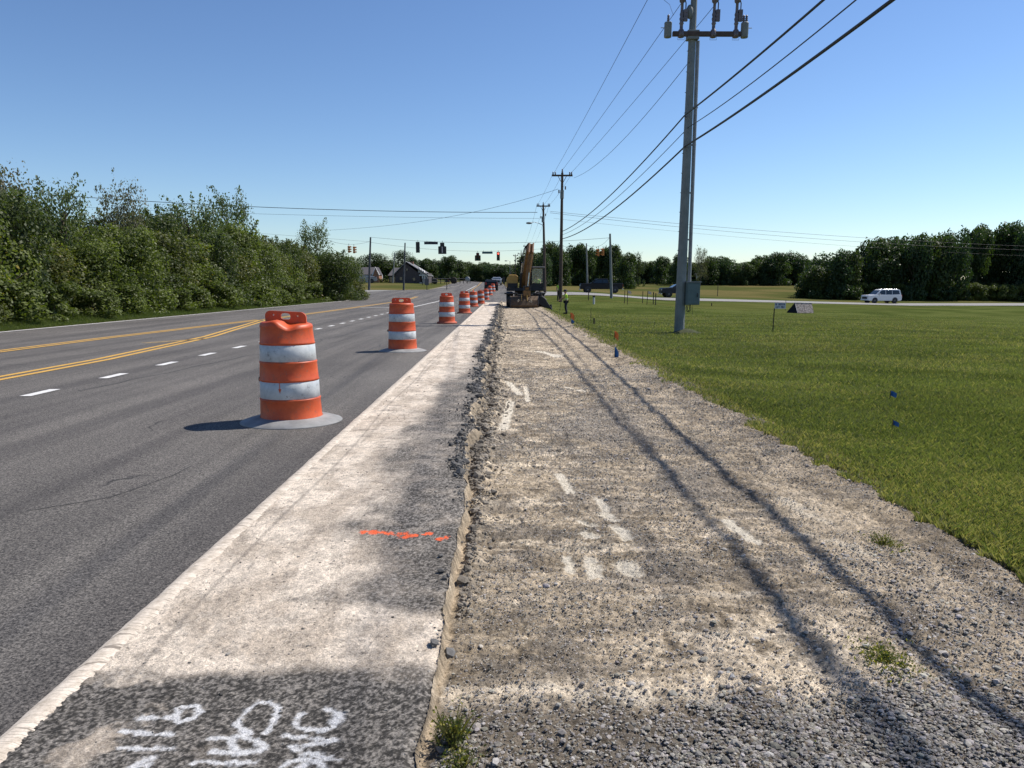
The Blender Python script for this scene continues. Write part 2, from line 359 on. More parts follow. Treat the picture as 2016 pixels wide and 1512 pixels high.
# ------------------------------------------------------------------ dusty shoulder
def xe(y):
    y = np.asarray(y, float)
    n = (fbm(y*5, y*0+.3, 41, 4)-.5)*.05
    big = (fbm(y*1.1, y*0+4.3, 52, 4)-.5)*np.interp(y, [4, 7, 14, 40], [.03, .32, .5, .45])
    return np.interp(y, [1, 2.2, 3, 5, 8, 12, 20, 66], [-.225, -.235, -.245, -.24, -.34, -.36, -.32, -.25])+n+big*.7
def shoulder():
    ys = np.geomspace(1.1, 66.2, 1900); nc = 260; u = np.linspace(0, 1, nc)
    Y = np.repeat(ys[:, None], nc, 1); X0 = -1.44; X = X0+(xe(Y)-X0)*u[None, :]
    fine = (fbm(X*70, Y*70, 5, 3, .7)-.5)
    coarse = np.clip(1-sm(2.3, 8, Y), .35, 1)
    Z = T(X, Y)*0+.024+fine*.010*coarse-.012*sm(.97, 1, u)[None, :]
    bx = np.interp(Y, [2.0, 2.9, 3.05, 3.25, 3.45, 3.75, 4.05, 4.4, 5, 6.4, 9, 13, 20, 40, 66], [-9, -.25, -.8, -.66, -.52, -.62, -.85, -.86, -.85, -.93, -.90, -.62, -.5, -.42, -.4])
    nb = (fbm(X*3.5, Y*2.0, 61, 5, .6)-.5)*.55
    dust = sm(.24, -.18, X-bx+nb)
    band = sm(2.33, 2.55, Y+(fbm(X*3, Y*4, 62, 4)-.5)*.38-.12*np.clip(X+1, -1, .6))
    dust = dust*band
    dust = np.maximum(dust, band*(1-sm(2.84, 3.05, Y+(fbm(X*2.2, Y*3, 65, 4)-.5)*.35)))
    speck = sm(.42, .62, fbm(X*40, Y*40, 66, 3, .7)); 
    dust = np.clip(dust*(.93-.22*speck)+(fbm(X*9, Y*9, 67, 4)-.55)*.25*(dust > .1), 0, 1)
    thin = .03+.2*sm(.5, .7, fbm(X*6, Y*6, 68, 4))
    dust = np.maximum(dust, thin*sm(2.4, 3.2, Y)); dust = dust*(1-.3*sm(.5, .7, fbm(X*14, Y*14, 171, 4, .65)))*(1-.6*sm(.68, .8, fbm(X*45, Y*60, 172, 3, .7))); dust = np.maximum(dust, .6*sm(.58, .72, fbm(X*5+3, Y*5, 69, 5, .6))*(1-sm(2.3, 2.9, Y))*sm(-.7, -1.2, X))
    asp = lerp3((.045, .042, .038), (.30, .275, .245), sm(.38, .72, fbm(X*95, Y*95, 70, 3, .85)))*(.75+.5*fbm(X*4, Y*4, 170, 4))[..., None]
    tan = lerp3((.60, .505, .40), (.84, .725, .59), sm(.35, .65, fbm(X*7, Y*3, 71, 5, .6)))
    # tyre scuffs and dark crumbs dragged across
    ln = np.exp(-((X-(-1.26+.02*np.sin(Y*1.3)))/.012)**2)*.45+np.exp(-((X-(-1.19+.02*np.sin(Y*.9)))/.02)**2)*.3*sm(.4, .6, fbm(X, Y*1.2, 72))
    scr = sm(.66, .78, fbm(X*5, Y*16, 73, 4, .6))*.55*sm(3.5, 6, Y)
    tan = lerp3(tan, (.17, .15, .13), np.clip(ln+scr, 0, .8))
    tan = tan*(.72+.5*fbm(X*110, Y*110, 175, 2, .8))[..., None]; c = lerp3(asp, tan, dust)
    # orange survey paint dashes
    for (p, q, wd) in (((722, 1048), (765, 1052), .028), ((770, 1052), (795, 1052), .022), ((800, 1058), (842, 1052), .026), ((866, 1062), (880, 1060), .022)):
        A = G(*p, 0.02); B = G(*q, 0.02); dx, dy = B.x-A.x, B.y-A.y
        tt = np.clip(((X-A.x)*dx+(Y-A.y)*dy)/(dx*dx+dy*dy), 0, 1); dd = np.hypot(X-A.x-tt*dx, Y-A.y-tt*dy)
        k = sm(wd, wd*.5, dd+(fbm(X*45, Y*30, 80, 3, .7)-.5)*.09)
        c = lerp3(c, (.85, .14, .05), k*.95)
    # sprayed white utility writing, each stroke at its own place on the pavement
    S = []
    def st(pts, wd=.016): S.append(([(250+a/4.48, 1340+b/4.48) for a, b in pts], wd))
    st([(110, 340), (180, 335), (300, 325), (430, 330), (450, 370), (520, 350), (600, 320), (645, 275), (620, 230), (550, 222), (470, 240), (430, 285), (435, 340)], .016)
    st([(120, 335), (190, 330)], .024)
    st([(-60, 440), (20, 450), (200, 470), (390, 478)], .015); st([(-60, 590), (20, 590), (180, 600), (400, 605)], .015)
    st([(40, 771), (120, 720), (220, 690)], .022); st([(80, 760), (190, 740)], .02)
    st([(1090, 470), (1000, 425), (965, 385), (1010, 320), (1070, 250), (1160, 195), (1240, 190), (1310, 210), (1330, 270), (1290, 360), (1225, 460)], .015)
    st([(760, 505), (900, 505), (1020, 490), (1110, 520), (1230, 590), (1170, 615), (1000, 635), (860, 640), (760, 630)], .019); st([(930, 510), (940, 590), (970, 610)], .02)
    st([(600, 725), (700, 715), (850, 725), (1130, 725)], .017)
    st([(1540, 290), (1480, 350), (1490, 410), (1600, 435), (1740, 435), (1830, 400), (1880, 330), (1840, 270), (1760, 245)], .016); st([(1860, 290), (1840, 370)], .03)
    st([(1400, 485), (1500, 500), (1650, 510), (1830, 530), (1700, 555), (1450, 580), (1500, 620), (1650, 655), (1850, 700)], .017)
    st([(1360, 760), (1440, 710), (1580, 690), (1700, 720), (1720, 765)], .017); st([(1520, 765), (1570, 740)], .02)
    wp = np.zeros_like(X)
    near = Y < 2.6
    Xn = X[near]; Yn = Y[near]; wn = np.zeros_like(Xn)
    jx = (fbm(Xn*60, Yn*60, 82, 3, .7)-.5)
    for pts, wd in S:
        g = [G(p[0], p[1], .024) for p in pts]
        for A, B in zip(g[:-1], g[1:]):
            dx, dy = B.x-A.x, B.y-A.y; tt = np.clip(((Xn-A.x)*dx+(Yn-A.y)*dy)/(dx*dx+dy*dy+1e-9), 0, 1)
            dd = np.hypot(Xn-A.x-tt*dx, Yn-A.y-tt*dy); wn = np.maximum(wn, sm(wd*.95, wd*.2, dd+jx*.030))
    wp[near] = wn
    c = lerp3(c, (.66, .66, .66), wp*.9)
    m = attrmat('shoulder_surface', .95, 130, 1, .008, .4, 130)
    tag(gridmesh('road_shoulder', X, Y, Z, m, c, smooth=True), kind='structure')
shoulder()
# ------------------------------------------------------------------ excavated strip
def zfloor(X, Y):
    dep = np.interp(Y, [1, 2.15, 2.6, 4, 6, 9, 66, 69], [.012, .02, .045, .055, .09, .14, .15, 0])
    edge = T(X, Y)-.0
    rise_ = sm(1.75, 2.75, X+(fbm(Y*.8, Y*0, 90, 3)-.5)*.4)
    z = -dep*(1-rise_)+edge*rise_
    return z
PATCH = [((1100, 925), (1122, 968), .035), ((1178, 980), (1194, 1000), .03), ((1190, 1008), (1208, 1022), .04), ((1212, 1036), (1232, 1064), .04), ((1145, 1030), (1172, 1037), .025), ((1152, 1054), (1172, 1064), .03), ((1118, 1098), (1124, 1122), .025), ((1163, 1105), (1176, 1135), .04), ((1230, 1112), (1246, 1132), .05), ((1006, 790), (990, 850), .05), ((1035, 762), (1040, 790), .03), ((958, 845), (1105, 848), .035), ((1430, 1022), (1488, 1072), .035), ((1120, 762), (1150, 768), .06), ((985, 712), (1095, 702), .06), ((1005, 640), (1060, 641), .12), ((1000, 752), (1025, 775), .05), ((1060, 690), (1100, 700), .1), ((990, 1085), (1200, 1082), .015), ((940, 1195), (1300, 1180), .018), ((1300, 1178), (1480, 1170), .03), ((1330, 1255), (1560, 1262), .03), ((950, 1362), (1150, 1372), .02), ((1150, 1385), (1600, 1405), .05), ((1540, 980), (1640, 1040), .05), ((1590, 1050), (1700, 1085), .05)]
PATCH = [(p, q, wd*1.15) for p, q, wd in PATCH]
def strip():
    ys = np.geomspace(1.05, 69.5, 1500)
    ux = np.concatenate([np.linspace(0, .03, 10), np.linspace(.035, .9, 330), np.linspace(.905, 1, 30)]); nc = len(ux)
    Y = np.repeat(ys[:, None], nc, 1); E = xe(Y); W = 3.15-E; X = E+W*ux[None, :]
    face = np.clip((X-E)/np.interp(Y, [2, 3, 5, 9], [.016, .02, .04, .13]), 0, 1)
    zf = zfloor(X, Y)
    big = (fbm(X*2.2, Y*2.2, 91, 4)-.5)*.05; med = (fbm(X*14, Y*14, 92, 4, .6)-.5)*.035; fin = (fbm(X*70, Y*70, 93, 3, .75)-.5)*.028
    ridge = (fbm(X*.8, Y*9, 94, 4, .6)-.5)*.035*sm(2.3, 3, Y)
    berm = np.exp(-((X-2.5-(fbm(Y*1.5, Y*0, 95, 3)-.5)*.3)/.14)**2)*(.0+.05*fbm(X*4, Y*4, 96, 3))
    rut = -(np.exp(-((X-1.62)/.13)**2)+np.exp(-((X-1.05)/.13)**2))*.015
    ter = T(X, Y)
    z = zf+(big+med+ridge)*sm(.4, 1, face)+fin+berm+rut
    spoil = np.exp(-((X-E-np.interp(Y, [3, 9], [.07, .18]))/np.interp(Y, [3, 9], [.04, .09]))**2)*np.interp(Y, [1, 2.4, 3, 6, 12, 66], [0, 0, .015, .05, .08, .06])*(.3+1.4*fbm(X*6, Y*6, 97, 3))
    z = z+spoil
    z = z*(sm(0, 1, face))+(.018+fin)*(1-sm(0, 1, face))+np.sin(math.pi*face)*(fbm(X*16, Y*16, 98, 4, .65)-.5)*np.interp(Y, [3, 7], [.02, .09])
    z = np.where(X > 2.8, z-(X-2.8)*.35, z)
    n1 = fbm(X*1.6, Y*7, 101, 5, .6); n2 = fbm(X*2.4, Y*2.4, 102, 4); n3 = fbm(X*50, Y*50, 103, 3, .8); n4 = fbm(X*9, Y*9, 107, 4, .6)
    c = lerp3((.17, .145, .112), (.36, .31, .24), sm(.35, .66, n2*.45+n4*.55))
    streak = sm(.55, .72, n1)*sm(2.2, 2.7, Y)*(1-sm(1.2, 2.2, X))
    c = lerp3(c, (.56, .50, .41), streak*.85*sm(.3, .55, n4)); st2 = sm(.52, .68, fbm(X*2.6, Y*20, 201, 4, .6))*sm(2.2, 2.8, Y)*(1-sm(1.3, 2.3, X)); c = lerp3(c, (.50, .44, .36), st2*.55); st3 = sm(.56, .7, fbm(X*2.0, Y*13, 202, 4, .6))*sm(2.4, 3, Y); c = lerp3(c, (.13, .12, .105), st3*.5)
    dk = sm(.5, .68, fbm(X*5, Y*5, 104, 5, .65)); c = lerp3(c, (.12, .112, .104), dk*.55)
    c = lerp3(c, (.60, .535, .44), (np.exp(-((Y-2.42-.06*(X-.8))/.10)**2)*.85+np.exp(-((Y-2.78-.1*(X-.8))/.22)**2)*.65*sm(.25, .9, X))*(1-sm(1.35, 1.7, X))*sm(.28, .55, n4))
    grav = (1-sm(2.1, 2.45, Y-.05*X+(fbm(X*3, Y*3, 105, 3)-.5)*.35))
    c = lerp3(c, (.10, .09, .078), grav*.8)
    g2 = sm(.5, .62, fbm(X*1.3+5, Y*.9+2, 106, 3))*sm(.3, .8, X)*(1-sm(1.3, 1.9, X))*sm(4, 5, Y)*(1-sm(9, 11, Y))
    c = lerp3(c, (.16, .15, .14), g2*.6)
    c = lerp3(c, (.40, .35, .28), sm(.5, .66, fbm(X*2.0, Y*.8, 108, 4))*sm(1.6, 2.0, X)*.6)
    # exposed clay face of the cut
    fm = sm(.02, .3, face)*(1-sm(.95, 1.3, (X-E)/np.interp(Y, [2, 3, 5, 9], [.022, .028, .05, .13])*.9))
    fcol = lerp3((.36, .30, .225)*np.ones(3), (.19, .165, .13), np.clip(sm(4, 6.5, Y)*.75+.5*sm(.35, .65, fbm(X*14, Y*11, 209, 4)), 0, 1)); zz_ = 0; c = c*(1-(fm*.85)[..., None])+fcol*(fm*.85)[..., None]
    c = c*(.22+1.75*n3)[..., None]*np.array([1.16, 1.10, 1.01])
    # pale scraped limestone patches
    P = PATCH
    for p, q, wd in P:
        zq = -.06 if p[1] > 850 else -.13; A = G(*p, zq); B = G(*q, zq); dx, dy = B.x-A.x, B.y-A.y
        tt = np.clip(((X-A.x)*dx+(Y-A.y)*dy)/(dx*dx+dy*dy), 0, 1); dd = np.hypot(X-A.x-tt*dx, Y-A.y-tt*dy)
        k = sm(wd*1.25, wd*.6, dd+(fbm(X*22, Y*22, 110, 4, .6)-.5)*wd*1.3)
        k = k*(1 if wd >= .024 and abs(q[0]-p[0]) < 80 else .45*sm(.4, .6, n4)); c = lerp3(c, (.66, .60, .49), k*.9); z = z-k*.005
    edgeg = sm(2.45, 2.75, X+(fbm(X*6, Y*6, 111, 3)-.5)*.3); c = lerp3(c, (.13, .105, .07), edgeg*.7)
    m = attrmat('excavated_subgrade', .97, 110, 1, .012, .45, 110)
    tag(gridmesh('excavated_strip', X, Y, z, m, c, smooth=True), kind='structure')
    return X, Y, z
SX, SY, SZ = strip()
def strip_z(x, y):
    return zfloor(x, y)
# ------------------------------------------------------------------ stones
def ico():
    p = (1+5**.5)/2
    v = np.array([(-1, p, 0), (1, p, 0), (-1, -p, 0), (1, -p, 0), (0, -1, p), (0, 1, p), (0, -1, -p), (0, 1, -p), (p, 0, -1), (p, 0, 1), (-p, 0, -1), (-p, 0, 1)], float)/1.9
    f = np.array([(0, 11, 5), (0, 5, 1), (0, 1, 7), (0, 7, 10), (0, 10, 11), (1, 5, 9), (5, 11, 4), (11, 10, 2), (10, 7, 6), (7, 1, 8), (3, 9, 4), (3, 4, 2), (3, 2, 6), (3, 6, 8), (3, 8, 9), (4, 9, 5), (2, 4, 11), (6, 2, 10), (8, 6, 7), (9, 8, 1)])
    return v, f
IV, IF = ico()
def offpatch(x, y):
    keep = np.ones(len(x), bool)
    for p, q, wd in PATCH:
        if wd < .024 or abs(q[0]-p[0]) >= 80: continue
        zq = -.06 if p[1] > 850 else -.13; A = G(*p, zq); B = G(*q, zq); dx, dy = B.x-A.x, B.y-A.y
        tt = np.clip(((x-A.x)*dx+(y-A.y)*dy)/(dx*dx+dy*dy), 0, 1); keep &= (np.hypot(x-A.x-tt*dx, y-A.y-tt*dy) > wd*.95) | (RNG.random(len(x)) < .06)
    return keep
def stones(name, x, y, z, s, col, m, label, flat=.6):
    n = len(x); V = IV[None]*(1+RNG.uniform(-.35, .35, (n, 12, 3)))
    sc_ = np.stack([s*RNG.uniform(.7, 1.3, n), s*RNG.uniform(.7, 1.2, n), s*flat*RNG.uniform(.6, 1.2, n)], 1)
    V = V*sc_[:, None, :]; a = RNG.uniform(0, 6.28, n); ca, sa = np.cos(a)[:, None], np.sin(a)[:, None]
    V = np.stack([V[..., 0]*ca-V[..., 1]*sa, V[..., 0]*sa+V[..., 1]*ca, V[..., 2]], -1)
    V[..., 0] += x[:, None]; V[..., 1] += y[:, None]; V[..., 2] += (z+s*np.where('gravel' in name, .08, .22))[:, None]
    F = (IF[None]+np.arange(n)[:, None, None]*12).reshape(-1, 3)
    o = npmesh(name, V.reshape(-1, 3), F, m, np.repeat(col, 12, 0)); tag(o, label, 'gravel' if 'gravel' in name else 'rubble', kind='stuff'); return o
MST = attrmat('crushed_stone', .95, 90, .4, .004, .25, 90)
def stonecol(n, lo=.11, hi=.46):
    g = lo+(hi-lo)*RNG.random(n)**1.5; return np.stack([g, g*RNG.uniform(.90, .96, n), g*RNG.uniform(.76, .90, n)], 1)
def scatter(n, y0, y1, x0, x1): 
    y = y0*(y1/y0)**RNG.random(n); return RNG.uniform(x0, x1, n), y
# dense gravel at the near end and along the outer side, sparse elsewhere
x, y = scatter(150000, 1.6, 2.55, -.2, 2.4); p = 1-sm(2.05, 2.5, y-.05*x+(fbm(x*3, y*3, 105, 3)-.5)*.35); k = RNG.random(len(x)) < p*.62*(.25+.75*sm(.4, .6, fbm(x*2, y*2, 120, 3))); x, y = x[k], y[k]
x2, y2 = scatter(60000, 2.2, 40, -.15, 2.75); d = fbm(x2*1.6, y2*1.2, 121, 4); k = RNG.random(len(x2)) < .08+.42*sm(.5, .65, d); x2, y2 = x2[k], y2[k]
x3, y3 = scatter(9000, 1.8, 4, 1.55, 2.6)
X = np.concatenate([x, x2, x3]); Y = np.concatenate([y, y2, y3])
s = np.clip(RNG.lognormal(-5.4, .45, len(X)), .0022, .02)*np.interp(Y, [1.5, 4, 12, 40], [1, .9, 1.5, 2.4])
iy = np.clip(np.searchsorted(SY[:, 0], Y), 0, len(SY)-1); ix = np.array([0])
def strip_sample(X, Y):
    iy = np.clip(np.searchsorted(SY[:, 0], Y), 0, len(SY)-1); E = SX[iy, 0]; u = (X-E)/(3.15-E)
    ux = (SX[0]-SX[0, 0])/(3.15-SX[0, 0]); ic = np.clip(np.searchsorted(ux, u), 0, len(ux)-1); return SZ[iy, ic], u
Z, u = strip_sample(X, Y); k = (u > .012) & offpatch(X, Y); X, Y, Z, s = X[k], Y[k], Z[k], s[k]
s = s*np.interp(Y, [2.2, 2.5], [.88, 1]); scol = (stonecol(len(X), .2, .5)**1.0)*np.interp(Y, [2.15, 2.5], [.78, .97])[:, None]; stones('loose_gravel', X, Y, Z, s, scol, MST, 'loose grey gravel scattered over the excavated strip')
# fine packed grit bedded in the surface
n = 190000; x, y = scatter(n, 1.7, 14, -.2, 2.8); d = fbm(x*3, y*3, 221, 3); k = RNG.random(n) < .35+.65*sm(.35, .6, d); x, y = x[k], y[k]; zz, u = strip_sample(x, y); k = (u > .012) & offpatch(x, y); x, y, zz = x[k], y[k], zz[k]; n = len(x)
s = RNG.uniform(.0012, .0034, n)*np.interp(y, [1.7, 3, 6, 14], [1, 1.15, 1.7, 3])
OV = np.array([(1, 0, 0), (-1, 0, 0), (0, 1, 0), (0, -1, 0), (0, 0, 1), (0, 0, -1)], float); OF = np.array([(0, 2, 4), (2, 1, 4), (1, 3, 4), (3, 0, 4)])
V = OV[None]*(1+RNG.uniform(-.4, .4, (n, 6, 3)))*np.stack([s*1.3, s*1.1, s*.8], 1)[:, None]; V[..., 2] += (zz+s*.1)[:, None]; a = RNG.uniform(0, 6.28, n)
X_, Y_ = V[..., 0]*np.cos(a)[:, None]-V[..., 1]*np.sin(a)[:, None], V[..., 0]*np.sin(a)[:, None]+V[..., 1]*np.cos(a)[:, None]; V[..., 0] = X_+x[:, None]; V[..., 1] = Y_+y[:, None]
tag(npmesh('fine_grit', V.reshape(-1, 3), (OF[None]+np.arange(n)[:, None, None]*6).reshape(-1, 3), MST, np.repeat(stonecol(n, .09, .56)*np.interp(y, [2.15, 2.5], [.75, 1])[:, None], 6, 0)), 'fine tan grit packed into the surface of the excavated strip', 'gravel', kind='stuff')
# broken dark asphalt crumbs along the cut edge
n = 26000; y = 2.6*(55/2.6)**RNG.random(n); x = xe(y)+RNG.normal(-.02, .07, n)*np.interp(y, [2, 5, 8, 50], [.35, .5, 1, 1])
k = RNG.random(n) < np.interp(y, [2.5, 4.5, 6.5, 16, 50], [.02, .06, 1, .9, .6])*(.12+.88*sm(.45, .64, fbm(y*1.3, y*0, 130, 3))); x, y = x[k], y[k]
s = np.clip(RNG.lognormal(-5.0, .65, len(x)), .003, .05)*np.interp(y, [2.5, 5, 9, 40], [.7, .8, 1.05, 1.8]); zz, u = strip_sample(x, y); zz = np.where(x < xe(y), .03, zz)
g = RNG.uniform(.06, .17, len(x)); stones('asphalt_rubble', x, y, zz, s, np.stack([g, g*.97, g*.93], 1), MST, 'dark broken asphalt crumbs along the cut edge', .75)
n = 16000; y = 3*(55/3)**RNG.random(n); x = xe(y)+.05+np.abs(RNG.normal(0, .10, n))*np.interp(y, [3, 6, 9], [.4, .8, 1.3]); k = RNG.random(n) < np.interp(y, [3, 5, 7], [.25, .5, 1]); x, y = x[k], y[k]
zz, u = strip_sample(x, y); s = np.clip(RNG.lognormal(-4.9, .6, len(x)), .004, .045)*np.interp(y, [3, 6, 10, 50], [.6, .9, 1.1, 1.8]); g = RNG.uniform(.12, .27, len(x)); stones('soil_rubble', x, y, zz, s, np.stack([g, g*.88, g*.72], 1), MST, 'crumbly brown clods of soil below the cut edge', .7)
n = 2600; y = 2.0*(30/2.0)**RNG.random(n); x = np.where(RNG.random(n) < .8, RNG.uniform(-1.38, -.25, n), RNG.uniform(-4.5, -1.5, n)); k = RNG.random(n) < .25+.75*sm(.45, .65, fbm(x*2, y*1.5, 240, 3)); x, y = x[k], y[k]; n = len(x)
s = np.clip(RNG.lognormal(-6.0, .5, n), .0012, .009)*np.interp(y, [2, 8, 30], [1, 1.3, 2.5]); g = RNG.uniform(.06, .3, n); stones('scattered_grit', x, y, np.full(n, .024), s, np.stack([g, g*.94, g*.85], 1), MST, 'small loose stones scattered over the dusty shoulder and lane')
# ------------------------------------------------------------------ grass blades
def grass():
    n = 560000
    y = 2.5*(75/2.5)**(RNG.random(n)**.9); lim = y*.72+.5
    x = 2.35+(lim-2.35)*RNG.random(n)
    k = (lim > 2.4) & (x > 2.55+(fbm(x*5, y*5, 111, 3)-.5)*.3+(fbm(y*1.2, y*0+2, 140, 3)-.5)*.35); k &= ~((x < 2.95) & (RNG.random(n) < .45)); k &= RNG.random(n) < np.interp(y, [25, 75], [1, .15])
    x, y = x[k], y[k]; n = len(x)
    z = T(x, y)-.03; k = x < 3.1; zs, _u = strip_sample(x[k], y[k]); z[k] = np.maximum(z[k], zs-.01)
    h = RNG.uniform(.03, .075, n)*np.interp(y, [3, 10, 42, 75], [.9, 1.0, 1.0, .6])*(.6+.8*fbm(x*1.1, y*1.1, 141, 3)); wd = RNG.uniform(.0018, .0035, n)*np.interp(y, [3, 8, 20, 42], [1, 1.6, 3.2, 6])
    a = RNG.uniform(0, 6.283, n); la = RNG.uniform(0, 6.283, n); ln = h*RNG.uniform(.1, .9, n)
    dx, dy = np.cos(a)*wd, np.sin(a)*wd
    V = np.zeros((n, 4, 3))
    V[:, 0] = np.stack([x-dx, y-dy, z], 1); V[:, 1] = np.stack([x+dx, y+dy, z], 1)
    mx, my = x+np.cos(la)*ln*.35, y+np.sin(la)*ln*.35
    V[:, 2] = np.stack([mx+dx*.8, my+dy*.8, z+h*.65], 1); V[:, 3] = np.stack([x+np.cos(la)*ln, y+np.sin(la)*ln, z+h], 1)
    g = fbm(x*.7, y*.9, 142, 4); t1 = RNG.random(n)
    c = lerp3((.078, .095, .032), (.20, .21, .085), np.clip(g*.9+t1*.6-.25, 0, 1)); pt = sm(.52, .68, fbm(x*.45+9, y*.6, 143, 4)); dry = RNG.random(n) < np.where(x < 2.9, .45, .10+.3*pt); c[dry] = (.27, .235, .12); c = c*(.72+.6*fbm(x*.3, y*.9, 144, 4))[:, None]
    F = (np.array([[0, 1, 2, 3]])+np.arange(n)[:, None]*4)
    m = attrmat('grass_blades', .6, 1, 0, .01, 0, 1, leaf=True, spec=.3)
    o = npmesh('grass', V.reshape(-1, 3), F, m, np.repeat(c, 4, 0)); tag(o, 'short mown green grass right of the excavated strip', 'grass', kind='stuff')
    # rough verge grass at the foot of the hedge
    n = 60000; y = 20*(90/20)**RNG.random(n); x = -15.1-np.abs(RNG.normal(0, .9, n)); z = T(x, y)
    h = RNG.uniform(.1, .35, n)*np.clip((-x-15)*.9, .3, 1.2); wd = .012*y/30; a = RNG.uniform(0, 6.283, n); dx, dy = np.cos(a)*wd, np.sin(a)*wd; lx = RNG.normal(0, .06, n)
    V = np.zeros((n, 3, 3)); V[:, 0] = np.stack([x-dx, y-dy, z], 1); V[:, 1] = np.stack([x+dx, y+dy, z], 1); V[:, 2] = np.stack([x+lx, y+lx, z+h], 1)
    c = lerp3((.05, .085, .015), (.13, .15, .04), RNG.random(n)); F = (np.array([[0, 1, 2]])+np.arange(n)[:, None]*3)
    o = npmesh('verge_grass', V.reshape(-1, 3), F, m, np.repeat(c, 3, 0)); tag(o, 'ragged tall grass along the foot of the roadside thicket', 'grass', kind='stuff')
grass()
# ------------------------------------------------------------------ trees and shrubs
MLEAF = attrmat('tree_leaves', .55, 1, 0, .01, 0, 1, leaf=True, spec=.35)
BARK = mat('bark', (.10, .08, .06), .95, var=.4, scale=8, bmp=.3)
def crown(name, seed, nl, size, blobs=18, lo=.12, top=1.0, c0=(.03, .05, .012), c1=(.09, .12, .03), sprays=0, fall=0, dense=.72, clump=None):
    g = np.random.default_rng(seed); P = []; Nn = []; Cc = []
    B = []
    for i in range(blobs):
        zz = lo+(top-lo)*g.random()**.9*.86; prof = math.sin(math.pi*min(1, max(.12, (zz-lo)/(top-lo)*.78+.18)))**.6
        rr = .36*prof*g.random()**.5; a = g.uniform(0, 6.283)
        B.append((rr*math.cos(a), rr*math.sin(a), zz, g.uniform(.09, .2)*(.6+.5*prof)))
    if lo < .1:
        for i in range(blobs//3): a = g.uniform(0, 6.283); B.append((.38*math.cos(a), .38*math.sin(a), g.uniform(.06, .2), g.uniform(.1, .16)))
    B = np.array(B); wt = B[:, 3]**2; idx = g.choice(len(B), nl, p=wt/wt.sum())
    d = g.normal(size=(nl, 3)); d /= np.linalg.norm(d, axis=1)[:, None]
    r = B[idx, 3]*(dense+(1.12-dense)*g.random(nl)**.7)
    # small lumps on each blob so the outline breaks into leaf clumps
    r *= 1+.28*np.sin(d[:, 0]*9+idx)*np.sin(d[:, 1]*8+idx*2)*np.sin(d[:, 2]*9+idx*3)
    p = B[idx, :3]+d*r[:, None]*np.array([1, 1, .85]); bc = g.random(len(B))[idx]
    P.append(p); Nn.append(d); Cc.append(bc*.55+g.random(nl)*.45)
    for s_ in range(sprays):
        a = g.uniform(0, 6.283); z0 = g.uniform(.5, .85)*top; ln = g.uniform(.2, .42); k = int(nl*.006)+14; t_ = g.random(k)
        rx = .12+ln*t_*g.uniform(.3, .8); zz = z0+ln*(t_*1.15-t_*t_*g.uniform(.1, .9))
        q = np.stack([np.cos(a)*rx, np.sin(a)*rx, zz], 1)+g.normal(0, .012, (k, 3))
        P.append(q); Nn.append(g.normal(size=(k, 3))); Cc.append(.5+.5*g.random(k))
    p = np.concatenate(P); nn = np.concatenate(Nn); cc = np.concatenate(Cc); n = len(p)
    nn = nn+g.normal(0, .7, (n, 3))+np.array([0, 0, .35]); nn /= np.linalg.norm(nn, axis=1)[:, None]
    u = np.cross(nn, g.normal(size=(n, 3))); u /= np.linalg.norm(u, axis=1)[:, None]; v = np.cross(nn, u)
    s = size*g.uniform(.6, 1.4, n)[:, None]
    V = np.stack([p-u*s*.55, p+v*s*.32-u*s*.05, p+u*s*.55, p-v*s*.32], 1)
    V[:, :, 2] = np.maximum(V[:, :, 2], .0)
    c = lerp3(c0, c1, cc); 
    if fall: k = g.random(n) < fall; c[k] = c[k]*np.array([1.9, 1.25, .7])
    F = np.array([[0, 1, 2, 3]])+np.arange(n)[:, None]*4
    me = npmesh(name, V.reshape(-1, 3), F, MLEAF, np.repeat(c, 4, 0))
    return me
def trunk(seed, lo, sprays=4, r=.02):
    g = random.Random(seed); mb = MB(); top = .8
    pts = [(0, 0, 0)]; 
    for k in range(1, 6): pts.append((g.uniform(-.03, .03)*k*.6, g.uniform(-.03, .03)*k*.6, top*k/5))
    mb.tube(pts, [r*(1-.8*k/5) for k in range(6)], 7)
    for k in range(5+sprays):
        z = g.uniform(.25, .75); a = g.uniform(0, 6.28); l = g.uniform(.18, .36)
        mb.tube([(0, 0, z), (math.cos(a)*l*.5, math.sin(a)*l*.5, z+l*.4), (math.cos(a)*l, math.sin(a)*l, z+l*.85)], [r*.4, r*.25, r*.07], 5)
    return mb
PROTO = {}
def tree_proto(key, seed, name, **kw):
    e = bpy.data.objects.new(name, None); c = crown('crown', seed, **kw); c.parent = e
    t_ = trunk(seed, .1, r=kw.get('tr', .018) if False else .018).build('trunk', BARK, e)
    for o in (c, t_):
        for cc in list(o.users_collection): cc.objects.unlink(o)
    PROTO[key] = e
def plant(key, x, y, h, wd, label, cat='tree', group=None, rz=None, name=None, dz=-.05):
    e = PROTO[key]; r = e.copy(); COL.objects.link(r)
    if name: r.name = name
    r.location = (x, y, float(T(x, y))+dz); r.rotation_euler = (0, 0, random.uniform(0, 6.28) if rz is None else rz); r.scale = (wd, wd, h)
    for ch in e.children:
        c = ch.copy(); COL.objects.link(c); c.parent = r
    return tag(r, label, cat, group)
HG0 = (.035, .052, .014); HG1 = (.175, .21, .05)
for i in range(7):
    tree_proto('h%d' % i, 100+i, 'thicket_tree', nl=19000, size=.027, blobs=40, lo=.02, sprays=3+(i % 3), c0=HG0, c1=[HG1, (.085, .11, .035), (.15, .155, .045)][i % 3], fall=.03 if i % 2 else .0, dense=.62)
tree_proto('sparse', 120, 'thicket_tree', nl=3200, size=.024, blobs=22, lo=.3, sprays=26, c0=(.05, .07, .03), c1=(.11, .14, .06), dense=.3)
